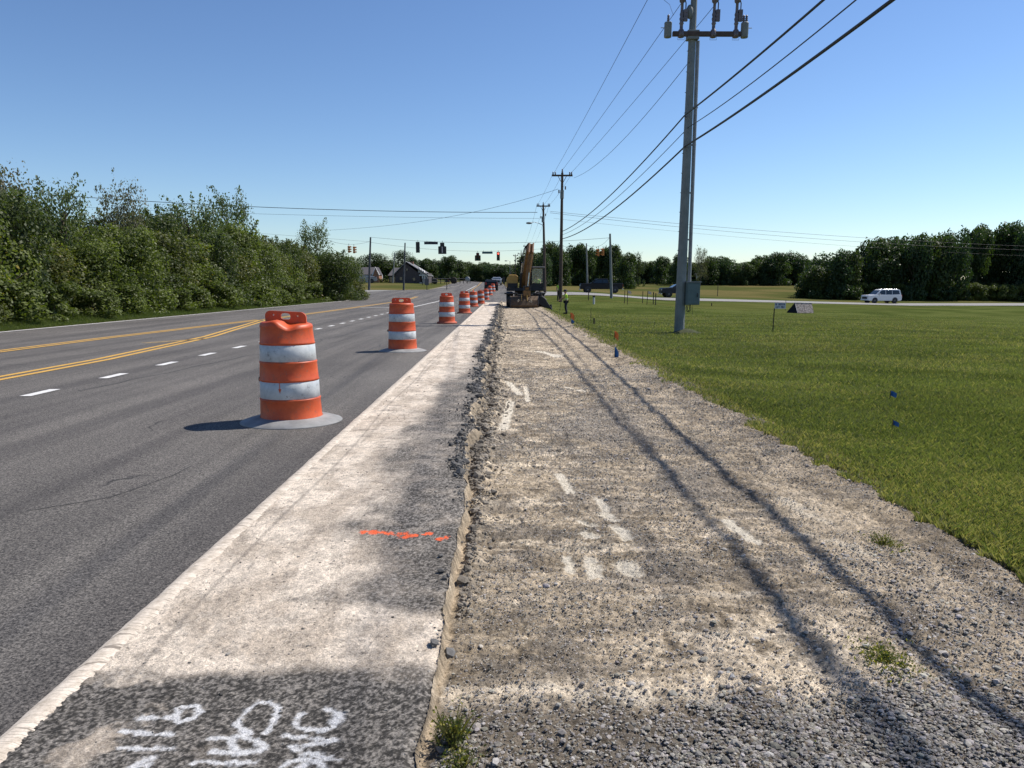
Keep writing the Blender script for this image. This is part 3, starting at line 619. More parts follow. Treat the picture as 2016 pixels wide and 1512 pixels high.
tree_proto('grey', 121, 'thicket_tree', nl=4200, size=.022, blobs=26, lo=.2, sprays=14, c0=(.08, .08, .055), c1=(.14, .135, .09), dense=.3)
tree_proto('bush', 122, 'roadside_bush', nl=5000, size=.05, blobs=14, lo=.02, c0=HG0, c1=(.14, .17, .04), dense=.55)
for i in range(6):
    tree_proto('f%d' % i, 140+i, 'broadleaf_tree', nl=9000, size=.046, blobs=30+3*(i % 3), lo=.06, c0=(.022, .042, .012), c1=[(.06, .09, .022), (.075, .10, .028), (.05, .085, .03)][i % 3], fall=.02*(i % 2), dense=.6)
tree_proto('round', 160, 'broadleaf_tree', nl=7000, size=.03, blobs=34, lo=.1, c0=(.02, .036, .012), c1=(.045, .066, .02), dense=.7)
tree_proto('poplar', 161, 'broadleaf_tree', nl=3400, size=.04, blobs=16, lo=.05, c0=(.03, .05, .02), c1=(.08, .10, .035), dense=.5)
# roadside thicket, front row then rear row; heights read from the skyline
sky = lambda px: float(np.interp(px, [-400, 0, 150, 252, 300, 350, 400, 440, 470, 500, 530, 560, 600, 640, 680, 715], [330, 350, 370, 398, 405, 400, 405, 415, 425, 415, 455, 470, 455, 468, 495, 515]))
def hedge_label(px, row): 
    return None
nth = 0
def hedge(px, Y, key, label=None, hscale=1.0, wd=None, xoff=0, top=None, group='trees of the roadside thicket'):
    global nth
    if key in ('sparse', 'grey'): Y = min(75, 19.8*1512/(990-px))
    x = colx(px, Y)+xoff; zt = at(px, top or sky(px), Y).z; h = (zt-float(T(x, Y)))*hscale
    return plant(key, x, Y, h, wd or h*.75, label or 'leafy green tree in the dense thicket on the far side of the road', 'tree', group)
yy = 19.0; i = 0
while yy < 74:
    x = -17.6-random.uniform(0, .9)-(.5 if yy > 60 else 0); px = 1008+(x-0)*1512/yy*.98-18
    h = at(px, sky(min(px, 715)), yy+2).z-float(T(x, yy)); 
    plant('h%d' % (i % 7), x, yy, h*random.uniform(.60, .98), max(4.0, h*.8), 'leafy green tree in the front of the roadside thicket', 'tree', 'front trees of the roadside thicket')
    yy += random.uniform(2.3, 3.2)*(1 if yy < 60 else .9); i += 1
yy = 22.0
while yy < 82:
    x = -20.6-random.uniform(0, 1.4); px = 990+x*1512/yy
    h = at(px, sky(min(px, 715)), yy).z-float(T(x, yy))
    plant('h%d' % ((i*3+1) % 7), x, yy, h*random.uniform(.78, 1.05), max(4.0, h*.78), 'taller tree rising behind the front of the roadside thicket', 'tree', 'rear trees of the roadside thicket')
    yy += random.uniform(3.0, 4.4); i += 1
hedge(470, 47, 'sparse', 'tall sparse tree with open twiggy top standing above the thicket', top=372, wd=4.6)
hedge(400, 43, 'sparse', 'open leafy tree with arching branches left of the tall sparse one', top=388, wd=5.5)
hedge(632, 64, 'sparse', 'thin open tree with whippy shoots near the junction end of the thicket', top=434, wd=4.6)
hedge(262, 34, 'grey', 'pale greyish tree with dry feathery top at the far left of the thicket', top=352, wd=3.6)
hedge(150, 30, 'sparse', 'sparse twiggy tree rising over the near end of the thicket', top=350, wd=4.0)
hedge(30, 27, 'grey', 'dry grey-topped tree at the nearest end of the thicket', top=320, wd=4.2)
hedge(686, 76, 'h2', 'last rounded green tree at the junction end of the thicket', top=512, wd=4.4)
hedge(672, 73, 'h4', 'full dark tree beside the rounded last one of the thicket', top=490, wd=5)
for k in range(22):
    yy = 20+58*(k/21)**1.15; x = -16.25-random.uniform(0, .5)
    plant('bush', x, yy, random.uniform(1.2, 2.1), random.uniform(1.9, 2.8), 'low bush in front of the roadside thicket by the verge', 'bush', 'low bushes along the verge')
# far tree lines
def far(px, top, Y, wpx, key=None, label=None, group=None, cat='tree'):
    x = colx(px, Y); zt = at(px, top, Y).z; h = zt-float(T(x, Y)); wd = wpx*Y/1512
    plant(key or 'f%d' % random.randrange(6), x, Y, h, wd, label, cat, group)
for px, tp, wpx in [(700, 520, 60), (740, 497, 84), (765, 508, 60)]:
    far(px, tp, 225, wpx, 'round' if px == 740 else 'f1', {700: 'dark tree behind the brick-gabled house at its left', 740: 'broad round-topped tree behind the gap between the two houses', 765: 'smaller tree tucked right of the broad round-topped one'}[px])
far(798, 491, 230, 52, 'round', 'tall dark rounded tree directly behind the grey gabled house'); far(818, 505, 228, 30, 'f2', 'narrow tree right of the tall dark rounded one')
px = 836
while px < 1075:
    tp = np.interp(px, [836, 860, 885, 920, 960, 985, 1010, 1040, 1075], [514, 511, 507, 512, 516, 521, 517, 517, 510])+random.uniform(-4, 4)
    far(px, tp, 240+random.uniform(-10, 20), random.uniform(34, 50), None, 'dense green tree in the far tree line beyond the junction', 'far tree line left of the poles'); px += random.uniform(15, 20)
R1 = [(1068, 492, 36), (1085, 470, 50), (1100, 478, 46), (1130, 480, 50), (1152, 485, 44), (1180, 488, 40), (1200, 476, 48), (1228, 492, 44)]
for j, (px, tp, wpx) in enumerate(R1): far(px, tp, 150-random.uniform(0, 14), wpx, None, ['leftmost dark tree of the group behind the two wooden poles', 'tall tree right behind the lamp pole', 'tall dark tree directly behind the nearer wooden pole', 'dark tree between the nearer wooden pole and the pickup', 'tree directly behind the bonnet of the pickup', 'tree right behind the cab of the pickup', 'tall tree behind the slim pole by the pickup', 'tree behind the tail of the pickup'][j])
far(1251, 488, 150, 30, 'poplar', 'slim pointed tree standing alone right of the pickup')
px = 1235
while px < 1330: far(px, 515+random.uniform(-5, 4), 185, 44, None, 'distant dark tree left of the steel pole', 'distant trees left of the steel pole'); px += 17
far(1296, 505, 165, 44, None, 'dark tree above the parked dark vehicle left of the steel pole'); far(1330, 500, 158, 44, None, 'tree just behind the steel pole, on its left'); far(1372, 486, 155, 40, 'grey', 'pale feathery tree just right of the steel pole')
px = 1385
while px < 1600:
    tp = np.interp(px, [1385, 1400, 1432, 1450, 1475, 1510, 1560, 1585, 1600], [500, 500, 512, 520, 506, 497, 497, 512, 505])+random.uniform(-4, 3)
    far(px, tp, 165+random.uniform(-6, 12), random.uniform(42, 60), None, 'dark green tree in the tree line behind the far field', 'tree line right of the steel pole'); px += random.uniform(15, 20)
px = 1596
while px < 2080:
    tp = np.interp(px, [1596, 1620, 1650, 1680, 1710, 1740, 1800, 1900, 2080], [515, 495, 492, 485, 462, 460, 452, 448, 440])+random.uniform(-5, 4)
    far(px, tp, 122+random.uniform(-4, 8), random.uniform(60, 90), None, 'tall dark tree beside the road behind the white vehicle', 'tall trees at the right behind the white vehicle'); px += random.uniform(17, 25)
px = 1600
while px < 2100:
    far(px, 555+random.uniform(-5, 5), 119, 40, 'bush', 'dark undergrowth bush below the tall right-hand trees', 'undergrowth bushes below the right-hand trees', 'bush'); px += 22
px = -250
while px < 700:
    far(px, 500+random.uniform(-10, 10), 180, 90, None, 'distant tree hidden mostly behind the roadside thicket', 'distant trees behind the thicket'); px += 55
px = 1060
while px < 1620:
    far(px, np.interp(px, [1060, 1100, 1200, 1235, 1340, 1400, 1480, 1600], [495, 490, 495, 520, 515, 520, 512, 512])+random.uniform(-4, 4), 198, 90, None, 'distant tree filling the back of the far tree line', 'back row of the far tree line'); px += 30
px = 690
while px < 1060:
    far(px, 524+random.uniform(-4, 4), 290, 80, None, 'most distant tree of the line beyond the junction', 'back row beyond the junction'); px += 24
# ------------------------------------------------------------------ metals, plastics
STEEL = mat('weathered_steel', (.18, .20, .20), .6, .15, .25, 2.5)
STEELL = mat('galvanised_conduit', (.27, .28, .29), .5, .4, .2, 4)
CABB = mat('cabinet_paint', (.10, .145, .15), .6, 0, .15, 3)
WOOD = mat('pole_wood', (.085, .06, .045), .9, 0, .4, 6, bmp=.3)
PGREY = mat('concrete_pole', (.20, .21, .20), .8, 0, .2, 3)
BLACK = mat('black_rubber', (.018, .018, .02), .6, 0, .3, 5)
CBL = mat('cable_black', (.012, .013, .016), .6, 0, 0)
PORC = mat('insulator_porcelain', (.13, .11, .12), .35, 0, .3, 9)
CHR = mat('bright_steel', (.65, .66, .68), .25, .9, .1, 5)
# ------------------------------------------------------------------ steel pole
b0 = G(1337, 655); PX, PY = b0.x, b0.y; PZ = b0.z
pole = thing('utility_pole', 'tall grey steel utility pole with control cabinet and crossarm on the lawn', 'utility pole', b0)
L = lambda v: Vector(v)-b0
HT = 12.6; H2 = at(1366, 75, PY).z-PZ
mb = MB(); mb.tube([(0, 0, -.3), (0, 0, H2), (0.02, 0, HT)], [.205, .135, .105], 12); mb.v = [v for v in mb.v]; po = mb.build('pole_shaft', STEEL, pole)
for p in po.data.polygons: p.use_smooth = False
for zz in (3.1, 6.0): MB().cyl((0, 0, zz), (0, 0, zz+.05), .21-zz*.0078, None, 12).build('band', STEEL, pole)
mb = MB()
for k in range(14):
    zz = 2.4+k*.7; mb.cyl((-.17+zz*.006, -.05, zz), (-.24+zz*.006, -.05, zz), .012, None, 6)
mb.build('step_bolts', STEEL, pole)
for dx_, r in ((.235, .028), (.30, .05)):
    MB().tube([(dx_+.02, -.02, 1.65), (dx_-.03, -.02, H2*.6), (dx_-.07, -.02, H2-.1)], r, 10).build('conduit', STEELL, pole)
mb = MB(); 
for zz in (3.5, 5.2, 6.9, 8.2): mb.box((.17, 0, zz), (.3, .05, .05))
mb.build('conduit_strap', STEEL, pole)
px_ = lambda x, y, Y=PY: at(x, y, Y)-b0
zlo = px_(1360, 600).z; zhi = px_(1360, 556).z
cb = MB().box((.40, -.16, (zlo+zhi)/2), (.52, .34, zhi-zlo)).build('control_cabinet', CABB, pole, .012)
MB().box((.40, -.345, (zlo+zhi)/2), (.44, .03, zhi-zlo-.08)).build('door', CABB, cb, .008)
MB().box((.55, -.37, (zlo+zhi)/2-.05), (.03, .03, .14)).build('handle', BLACK, cb)
MB().box((.40, -.36, zhi+.015), (.58, .42, .03)).build('rain_hood', STEELL, cb) if False else MB().box((.40, -.18, zhi+.017), (.58, .42, .03)).build('rain_hood', STEELL, cb)
mb = MB()
for q in (0, .05): mb.tube([(.2+q, -.2, zlo), (.17+q, -.25, zlo-.16), (.23+q, -.26, zlo-.27), (.31+q, -.25, zlo-.18), (.3+q, -.2, zlo)], .014, 8)
mb.build('cable_loop', CBL, pole)
# crossarm and equipment
zA = px_(1366, 70).z; xa = px_(1322, 70).x; xb = px_(1455, 70).x
ca = MB().box(((xa+xb)/2, -.18, zA), (xb-xa, .14, .15)).build('crossarm', mat('rusty_steel', (.09, .065, .055), .8, .2, .35, 6), pole, .006)
MB().box((0, -.06, zA-.02), (.42, .34, .3)).build('mounting_bracket', STEEL, pole, .01)
for xx in (px_(1313, 60).x, px_(1463, 60).x):
    s_ = 1 if xx > 0 else -1
    tk = MB().lathe([(0, -.25), (.125, -.25), (.135, -.22), (.135, .2), (.14, .22), (.12, .25), (0, .27)], 20, (xx, -.18, zA+.13)).build('sensor_tank', STEEL, pole)
    mb = MB()
    for k in ((-.05, .05) if s_ > 0 else (0,)): mb.lathe([(0, 0), (.05, 0), (.04, .05), (.055, .07), (.035, .1), (.05, .13), (.035, .16), (.045, .2), (.03, .24), (0, .26)], 12, (xx+k, -.18, zA+.38))
    mb.build('bushing', PORC, tk)
    MB().cyl((xx+s_*.12, -.18, zA+.2), (xx+s_*.26, -.18, zA+.2), .014, None, 6).build('tap_handle', CHR, tk)
for ppx in (1339, 1402, 1446):
    xx = px_(ppx, 60).x
    rc = MB().lathe([(0, -.12), (.1, -.12), (.12, -.04), (.1, .12), (.06, .16), (.06, .3), (.085, .34), (.06, .4), (.085, .5), (.06, .56), (.08, .64), (.055, .72), (.05, 1.0), (.1, 1.05), (.11, 1.15), (.07, 1.3), (0, 1.32)], 14, (xx, -.18, zA)).build('recloser', PORC, pole)
    mb = MB(); 
    for q, zz in enumerate((0, .06, .12)): mb.lathe([(.0, 0), (.05, .0), (.065, .03), (.05, .055), (0, .055)], 10, (xx+.12+(.02), -.2, zA+.42+zz*2))
    mb.box((xx+.13, -.2, zA+.6), (.14, .1, .38)); mb.build('arrester', PORC, rc)
    MB().tube([(xx+.13, -.2, zA+.8), (xx+.13, -.2, zA+1.0), (xx+.04, -.2, zA+1.3), (xx, -.1, zA+1.8)], .02, 8).build('lead_cable', CBL, rc)
    MB().tube([(xx-.12, -.2, zA-.05), (xx-.12, -.2, zA-.2), (xx+.12, -.2, zA-.2), (xx+.12, -.2, zA-.05)], .007, 6).build('bail', STEEL, rc)
MB().ell((-.15, -.1, zA+.75), (.13, .12, .24)).build('junction_box', STEEL, pole)
MB().box((0.05, -.15, HT-.55), (2.9, .14, .16)).build('top_crossarm', mat('rusty_steel', None) if 0 else MATS['rusty_steel'], pole)
for xx in (-1.35, .05, 1.4): MB().lathe([(0, 0), (.06, 0), (.04, .06), (.07, .1), (.04, .16), (.06, .2), (0, .24)], 10, (xx, -.15, HT-.48)).build('pin_insulator', PORC, pole)
for xx in (-1.1, -.3, .55, 1.25):  # unseen cans above the frame, added to thicken the pole-head shadow on the road
    MB().lathe([(0, -.3), (.12, -.3), (.13, .2), (.06, .25), (.07, .5), (0, .5)], 12, (xx, -.3, HT-.35)).build('added_shadow_can', PORC, pole)
mb = MB(); mb.tube([(xa-.0, -.2, zA+.6), (xa-.15, -.2, zA+.95), (xa-.5, -.1, zA+1.25)], .006, 5); mb.tube([(px_(1339, 0).x-.05, -.2, zA+1.3), (px_(1325, 0).x, -.15, zA+1.2), (px_(1310, 0).x, -.1, zA+1.5)], .02, 6); mb.build('jumper_wire', CBL, pole)
mo = MB()
th = np.linspace(0, 2*math.pi, 33)[:-1]; prof = [(1.0, -.07), (.8, .02), (.55, .08), (.3, .13), (.1, .15)]
mo.lathe([(r*.62, z*.9) for r, z in [(1.0, -.12), (.8, -.01), (.6, .05), (.4, .11), (.2, .15), (.05, .17)]]+[(0, .17)], 40, (.2, -.1, 0)); mm = mo.build('dirt_mound', mat('mound_soil', (.04, .048, .014), 1, 0, .6, 5, bmp=.8)); mm.location = b0
for v in mm.data.vertices: v.co.z += (float(fbm(v.co.x*4+5, v.co.y*4, 7))-.5)*.06; v.co.x *= 1.25
tag(mm, 'low mound of grassy soil heaped round the foot of the steel pole', 'dirt mound')
# ------------------------------------------------------------------ wires
def wire(name, pts, r, label, cat='power line', group=None, n=26, m=None):
    """quadratic through three 3D points, param knots at equal fraction of distance"""
    p0, p1, p2 = (np.array(p) for p in pts); d1 = np.linalg.norm(p1-p0); d2 = np.linalg.norm(p2-p1); k = d1/(d1+d2)
    out = []
    for t_ in np.linspace(0, 1, n):
        out.append(p0*(t_-k)*(t_-1)/((0-k)*(0-1))+p1*t_*(t_-1)/(k*(k-1))+p2*t_*(t_-k)/((1)*(1-k)))
    o = MB().tube([tuple(q) for q in out], r, 6).build(name, m or CBL); return tag(o, label, cat, group)
# wooden pole A with crossarm
aY = 70; pa = ontop(colx(1103, aY), aY); ax = at(1107, 336, aY)
tilt = ax.x-pa.x
def wpole(px_base, px_top, y_top, Y, r, label, arm_px=None, arm_y=None, lamp=None, parts=True, m=WOOD, name='wooden_utility_pole', group=None):
    base = ontop(colx(px_base, Y), Y); top = at(px_top, y_top, Y); e = thing(name, label, 'utility pole', base, 0, group)
    d = top-base; MB().tube([(0, 0, -.3), (d.x*.5, 0, d.z*.5), (d.x, 0, d.z)], [r, r*.82, r*.62], 10).build('shaft', m, e)
    if arm_px:
        a = at(arm_px[0], arm_y, Y)-base; b = at(arm_px[1], arm_y, Y)-base
        MB().box(((a.x+b.x)/2, -.15, a.z), (b.x-a.x, .1, .14)).build('crossarm', m, e)
        mb = MB()
        for q in (.28, .72): mb.tube([(a.x+(b.x-a.x)*q, -.2, a.z), (d.x, -.16, a.z-.7)], .025, 5)
        mb.build('arm_brace', m, e)
        for q in (.06, .17, .86, .95): MB().lathe([(0, 0), (.05, 0), (.07, .08), (.04, .12), (.06, .2), (0, .26)], 8, (a.x+(b.x-a.x)*q, -.15, a.z+.07)).build('insulator', PORC, e)
        MB().lathe([(0, 0), (.05, 0), (.08, .1), (.05, .16), (.06, .26), (0, .34)], 8, (d.x, 0, d.z)).build('pole_top_insulator', PORC, e)
        for zz, s_ in ((-1.0, 1), (-1.3, -1)): MB().cyl((d.x+s_*.28, -.1, a.z+zz-.16), (d.x+s_*.28, -.1, a.z+zz+.12), .06, None, 8).build('cutout', PORC, e)
        MB().cyl((d.x, -.02, a.z-1.9), (d.x, -.02, a.z-1.2), r*.95, None, 12).build('equipment_sleeve', STEEL, e)
    if lamp:
        q = [at(x_, y_, Y)-base for x_, y_ in lamp]
        MB().tube([(v.x, -.1-.3*i_, v.z) for i_, v in enumerate(q)], .035, 6).build('lamp_arm', STEELL, e)
        l = q[-1]; MB().ell((l.x-.25, -.1-.3*(len(q)-1), l.z-.03), (.38, .17, .13), 12, 8).build('lamp_head', STEEL, e)
    return e, base, top
A_, Ab, At = wpole(1102, 1107, 340, aY, .17, 'tall dark wooden utility pole with crossarm beside the worker', (1086, 1127), 346)
B_, Bb, Bt = wpole(1072, 1069.5, 403, 98, .19, 'wooden utility pole with curved street lamp arm behind the excavator cab', (1056, 1083), 406, [(1070, 444), (1060, 440), (1050, 438), (1045, 440)])
C_, Cb, Ct = wpole(1040, 1040, 482, 175, .17, 'distant wooden pole with crossarm showing over the boom of the excavator', (1030, 1050), 485)
D_, Db, Dt = wpole(1026, 1026, 495, 215, .17, 'distant wooden pole with crossarm just left of the excavator boom', (1019, 1033), 500)
E_, Eb, Et = wpole(1014.5, 1014.5, 502, 235, .17, 'farthest wooden pole with crossarm above the engine cover of the excavator', (1010, 1020), 503.5)
F_, Fb, Ft = wpole(1004, 1004, 514, 205, .1, 'thin distant street lamp pole left of the excavator', None, None, [(1004, 514.5), (1000, 513), (998, 513.5)], m=STEEL, name='street_lamp')
S1, S1b, S1t = wpole(1201, 1201, 460, 84, .16, 'slim grey signal pole in front of the tail of the pickup', m=PGREY, name='signal_pole')
S2, S2b, S2t = wpole(1154.5, 1154.5, 479, 104, .13, 'slim grey signal pole above the bonnet of the pickup', m=PGREY, name='signal_pole')
S3, S3b, S3t = wpole(731, 729.5, 467, 106, .17, 'dark signal pole in front of the brick-gabled house', m=mat('dark_pole', (.07, .075, .08), .8), name='signal_pole')
S4, S4b, S4t = wpole(798, 797.5, 478, 108, .14, 'dark signal pole in front of the grey gabled house', m=MATS['dark_pole'], name='signal_pole')
S5, S5b, S5t = wpole(777.5, 777, 498, 150, .16, 'pale distant pole at the left end of the grey gabled house', m=PGREY, name='signal_pole')
def zoff(v, dz): return (v.x, v.y, v.z+dz)
# primary conductors between the steel pole top and pole A
tipL = (PX-1.35, PY-.15, PZ+HT-.22); tipC = (PX+.05, PY-.15, PZ+HT-.22); tipR = (PX+1.4, PY-.15, PZ+HT-.22)
for (pa_, mid, tip, lb) in [((1090, 342), (1155, 205), tipL, 'leftmost thin overhead wire rising to the top of the steel pole'), ((1107, 335), (1197, 175), tipC, 'second thin overhead wire rising to the top of the steel pole'), ((1123, 342), (1235, 215), tipR, 'third thin overhead wire passing left of the steel pole head'), ((1130, 350), (1250, 250), (PX-.12, PY-.15, at(1352, 125, PY).z), 'lowest thin overhead wire ending halfway up the steel pole')]:
    P0 = at(*pa_, aY); k = .5 if True else 0
    # mid point at the depth where the straight span has that column
    best = None
    for q in np.linspace(.05, .95, 181):
        Yq = aY+(tip[1]-aY)*q; Xq = P0.x+(tip[0]-P0.x)*q; pm = at(mid[0], mid[1], Yq)
        e_ = abs(pm.x-Xq)
        if best is None or e_ < best[0]: best = (e_, q, pm)
    q = best[1]; lin = np.array(P0)*(1-q)+np.array(tip)*q; sag = lin[2]-best[2].z; sag = min(max(sag, .1), 1.2)
    wire('power_line', [P0, (lin[0], lin[1], lin[2]-sag), tip], .011, lb, group='overhead wires')
    if tip[2] > 10: wire('power_line', [tip, (tip[0]+.6, -8, tip[2]-1.0), (tip[0]+1, -40, tip[2])], .011, lb.replace('rising to', 'running overhead from').replace('passing left of', 'running overhead from'), group='overhead wires')
# communication cables
for (ha, hp, top, r, zb, lb) in [((1108, 470), (1350, 287), (1757, 0), .031, 5.55, 'thickest black cable, lowest of the three crossing the steel pole'), ((1108, 462), (1356, 250), (1685, 0), .013, 5.9, 'thin middle cable of the three crossing the steel pole'), ((1108, 455), (1349, 226), (1621, 0), .027, 6.75, 'upper black cable of the three crossing the steel pole')]:
    P0 = at(*ha, aY); P1 = at(*hp, PY-.28); P2 = None; d = ray(*top); k = (zb-HC)/d.z; P2 = Vector((0, 0, HC))+d*k
    md = P0.lerp(P1, .5); md.z -= .55
    wire('communication_cable', [P0, md, P1], r, lb+', beyond the pole', 'cable', 'overhead cables')
    s_ = (P2-P1); far_ = P1+s_*((-32-P1.y)/s_.y); far_.z = P1.z
    tt = (P2.y-P1.y)/(far_.y-P1.y); zz = P1.z+(far_.z-P1.z)*tt; S = (zz-P2.z)/(4*tt*(1-tt)); md = P1.lerp(far_, .5); md.z -= S
    wire('communication_cable', [P1, md, far_], r, lb+', on the near side', 'cable', 'overhead cables', n=40)
# onward spans A-B-C
for j, (a, b) in enumerate(((1088, 1057), (1107, 1070), (1125, 1081))):
    P0 = at(a, 343, aY); P1 = at(b, 404, 98); md = P0.lerp(P1, .5); md.z -= .2
    wire('power_line', [P0, md, P1], .010, ['left', 'middle', 'right'][j]+' overhead wire between the two nearer wooden poles', group='overhead wires')
    P2 = at((1031, 1040, 1049)[j], 484, 175); md = P1.lerp(P2, .5); md.z -= .7
    wire('power_line', [P1, md, P2], .012, ['left', 'middle', 'right'][j]+' overhead wire running from the lamp pole to the distant poles', group='overhead wires')
def wpx(p, Y0, Y1, r, lb, name='power_line', cat='power line', m=None):
    (x0, y0), (x1, y1), (x2, y2) = p; f = (x1-x0)/(x2-x0)
    return wire(name, [at(x0, y0, Y0), at(x1, y1, Y0+(Y1-Y0)*f), at(x2, y2, Y1)], r, lb, cat, 'overhead wires', 30, m)
wpx([(-260, 352), (600, 411), (1058, 418)], 92, 98, .035, 'heavy overhead line crossing the sky from the left to the lamp pole')
wpx([(-260, 385), (620, 424), (1062, 430)], 92, 98, .014, 'faint overhead line just below the heavy line on the left')
wpx([(1083, 416), (1300, 437), (2080, 487)], 98, 120, .018, 'upper overhead line leading right from the lamp pole')
wpx([(1083, 419), (1300, 443), (2080, 494)], 98, 120, .018, 'second overhead line leading right from the lamp pole')
wpx([(1090, 430), (1400, 462), (2080, 506)], 98, 120, .011, 'faint lowest overhead line leading right from the lamp pole')
wpx([(650, 453), (930, 418), (1099, 372)], 110, aY, .014, 'slanting wire from the taller wooden pole down towards the thicket')
wpx([(250, 440), (520, 460), (729, 476)], 90, 106, .012, 'wire leading left behind the thicket from the dark signal pole')
wpx([(729.5, 467), (900, 477.5), (1201, 468)], 106, 84, .016, 'span wire carrying the nearer traffic signals', 'span_wire', 'wire')
wpx([(729.5, 477), (940, 494.5), (1154, 480)], 106, 104, .014, 'span wire carrying the farther traffic signals', 'span_wire', 'wire')
wpx([(1154.5, 482), (1178, 485), (1201, 466)], 104, 84, .014, 'span wire between the two signal poles by the pickup', 'span_wire', 'wire')
wpx([(640, 470), (695, 481), (729.5, 475)], 90, 106, .014, 'span wire between the thicket and the dark signal pole', 'span_wire', 'wire')
# ------------------------------------------------------------------ traffic signals
MBK = mat('signal_black', (.02, .018, .018), .5, 0, .2, 4); MBR = mat('signal_housing', (.10, .065, .05), .6, 0, .2, 4); MOR = mat('signal_yellow', (.50, .17, .03), .6, 0, .2, 4)
def lens(c, on=0): return mat('lens_%s%d' % (c, on), {'red': (.25, .02, .02), 'yel': (.18, .1, .02), 'grn': (.02, .12, .08)}[c], .3, 0, 0, emit=(1, .12, .08, 2.0) if on else None)
def signal(px, py, Y, hpx, kind, label, hm=MBR, back=True, lit=None, rz=0):
    c = at(px, py, Y); h = hpx*Y/1512; e = thing('traffic_signal', label, 'traffic signal', (c.x, c.y, c.z-h/2), rz, 'traffic signals')
    u = h/3.5
    if kind == 3: cells = [(0, h/2+k*u*1.06, q) for k, q in ((1, 'red'), (0, 'yel'), (-1, 'grn'))]; outl = [(-u*.66, 0), (u*.66, 0), (u*.66, h), (-u*.66, h)]
    else: cells = [(0, h*.80, 'red')]+[(s_*u*.62, h/2-u*.15-k*u*1.05, q) for s_ in (-1, 1) for k, q in ((0, 'yel'), (1, 'grn'))]; outl = [(-u*1.3, 0), (u*1.3, 0), (u*1.3, h*.66), (u*.68, h*.70), (u*.68, h), (-u*.68, h), (-u*.68, h*.70), (-u*1.3, h*.66)]
    if back: MB().prism(outl, .02, 'y', .1).build('backplate', MBK, e)
    for x, z, q in cells:
        s_ = MB().box((x, 0, z), (u*.92, .2, u*.98)).build('signal_section', hm, e, .01)
        MB().lathe([(0, 0), (u*.34, 0), (u*.36, .02)], 14, (0, 0, 0)).build('lens', lens(q, 1 if lit == q else 0), s_)
        s_.children[0].rotation_euler = (math.pi/2, 0, 0); s_.children[0].location = (x, -.11, z)
        mb = MB(); n = 12
        for k in range(n):
            a0, a1 = math.pi*(k/n*1.3-.15), math.pi*((k+1)/n*1.3-.15); r_ = u*.4
            mb.add([(x+r_*math.cos(a0), -.1, z+r_*math.sin(a0)), (x+r_*math.cos(a1), -.1, z+r_*math.sin(a1)), (x+r_*math.cos(a1), -.3, z+r_*math.sin(a1)), (x+r_*math.cos(a0), -.3, z+r_*math.sin(a0))], [(0, 1, 2, 3)])
        mb.build('visor', hm if hm is MOR else MBK, s_)
    MB().cyl((0, 0, h), (0, 0, h+.22), .03, None, 6).build('hanger', STEEL, e)
    return e
signal(823, 487, 101, 20, 3, 'leftmost hanging traffic signal, a dark three-lamp head', rz=math.pi-.2)
signal(871, 489, 98, 21, 5, 'large five-lamp traffic signal with a pale bar down its middle', rz=math.pi-.1)
c_ = at(871, 492, 98); o = MB().box((0, 0, 0), (.12, .02, .75)).build('pale_bar', mat('pale_paint', (.6, .55, .5), .6)); o.parent = [x for x in bpy.data.objects if x.name.startswith('traffic_signal.001')][0]; o.location = (0, .14, .5)
signal(940.5, 505.5, 105, 15, 5, 'smaller five-lamp traffic signal left of the green street sign')
signal(981, 504.5, 104, 16, 3, 'three-lamp traffic signal showing red above the dark car', lit='red')
signal(687, 491, 95, 14, 3, 'left orange traffic signal half hidden by the thicket', MOR, False, rz=1.2); signal(697, 492, 97, 14, 3, 'right orange traffic signal half hidden by the thicket', MOR, False, rz=1.4)
signal(1178, 497, 96, 15, 3, 'left orange traffic signal between the two slim poles by the pickup', MOR, False, rz=-1.3); signal(1187, 496, 92, 15, 3, 'right orange traffic signal between the two slim poles by the pickup', MOR, False, rz=-1.1)
for px, py, Y, wpx_, hpx, c, lb in ((848.5, 478.5, 99, 26, 5, (.015, .02, .035), 'dark blank street name sign hanging between the nearer traffic signals'), (959.5, 497.5, 104, 20, 4, (.02, .09, .10), 'green street name sign hanging between the farther traffic signals')):
    c0 = at(px, py, Y); e = thing('street_name_sign', lb, 'street sign', c0)
    MB().box((0, 0, 0), (wpx_*Y/1512, .04, hpx*Y/1512)).build('sign_panel', mat('sign_'+lb[:4], c, .5, 0, .1, 3), e, .01)
    mb = MB(); 
    for q in (-.5, .5): mb.cyl((q, 0, .1), (q, 0, .3), .02, None, 6)
    mb.build('hanger', STEEL, e)
# ------------------------------------------------------------------ drums
ORG = None
def drummat():
    m, t, b = newmat('drum_orange'); n = ramp(t, noise(t, 5, 6, .7), .35, .7)
    c = mixc(t, n, (.46, .055, .010), (.66, .11, .025)); d = ramp(t, noise(t, 14, 7, .8), .54, .68)
    t.links.new(mixc(t, d, c, (.26, .09, .05)), b.inputs['Base Color']); b.inputs['Roughness'].default_value = .5
    return m
ORG = drummat(); 
m, t, b = newmat('reflective_sheeting'); n = ramp(t, noise(t, 6, 6, .7), .35, .65)
c = mixc(t, n, (.40, .43, .44), (.60, .62, .62)); d = ramp(t, noise(t, 16, 8, .85), .56, .66); t.links.new(mixc(t, d, c, (.16, .15, .15)), b.inputs['Base Color']); b.inputs['Roughness'].default_value = .45; SHEET = m
RUB = mat('drum_base_rubber', (.25, .25, .245), .75, 0, .35, 5, bmp=.2); 
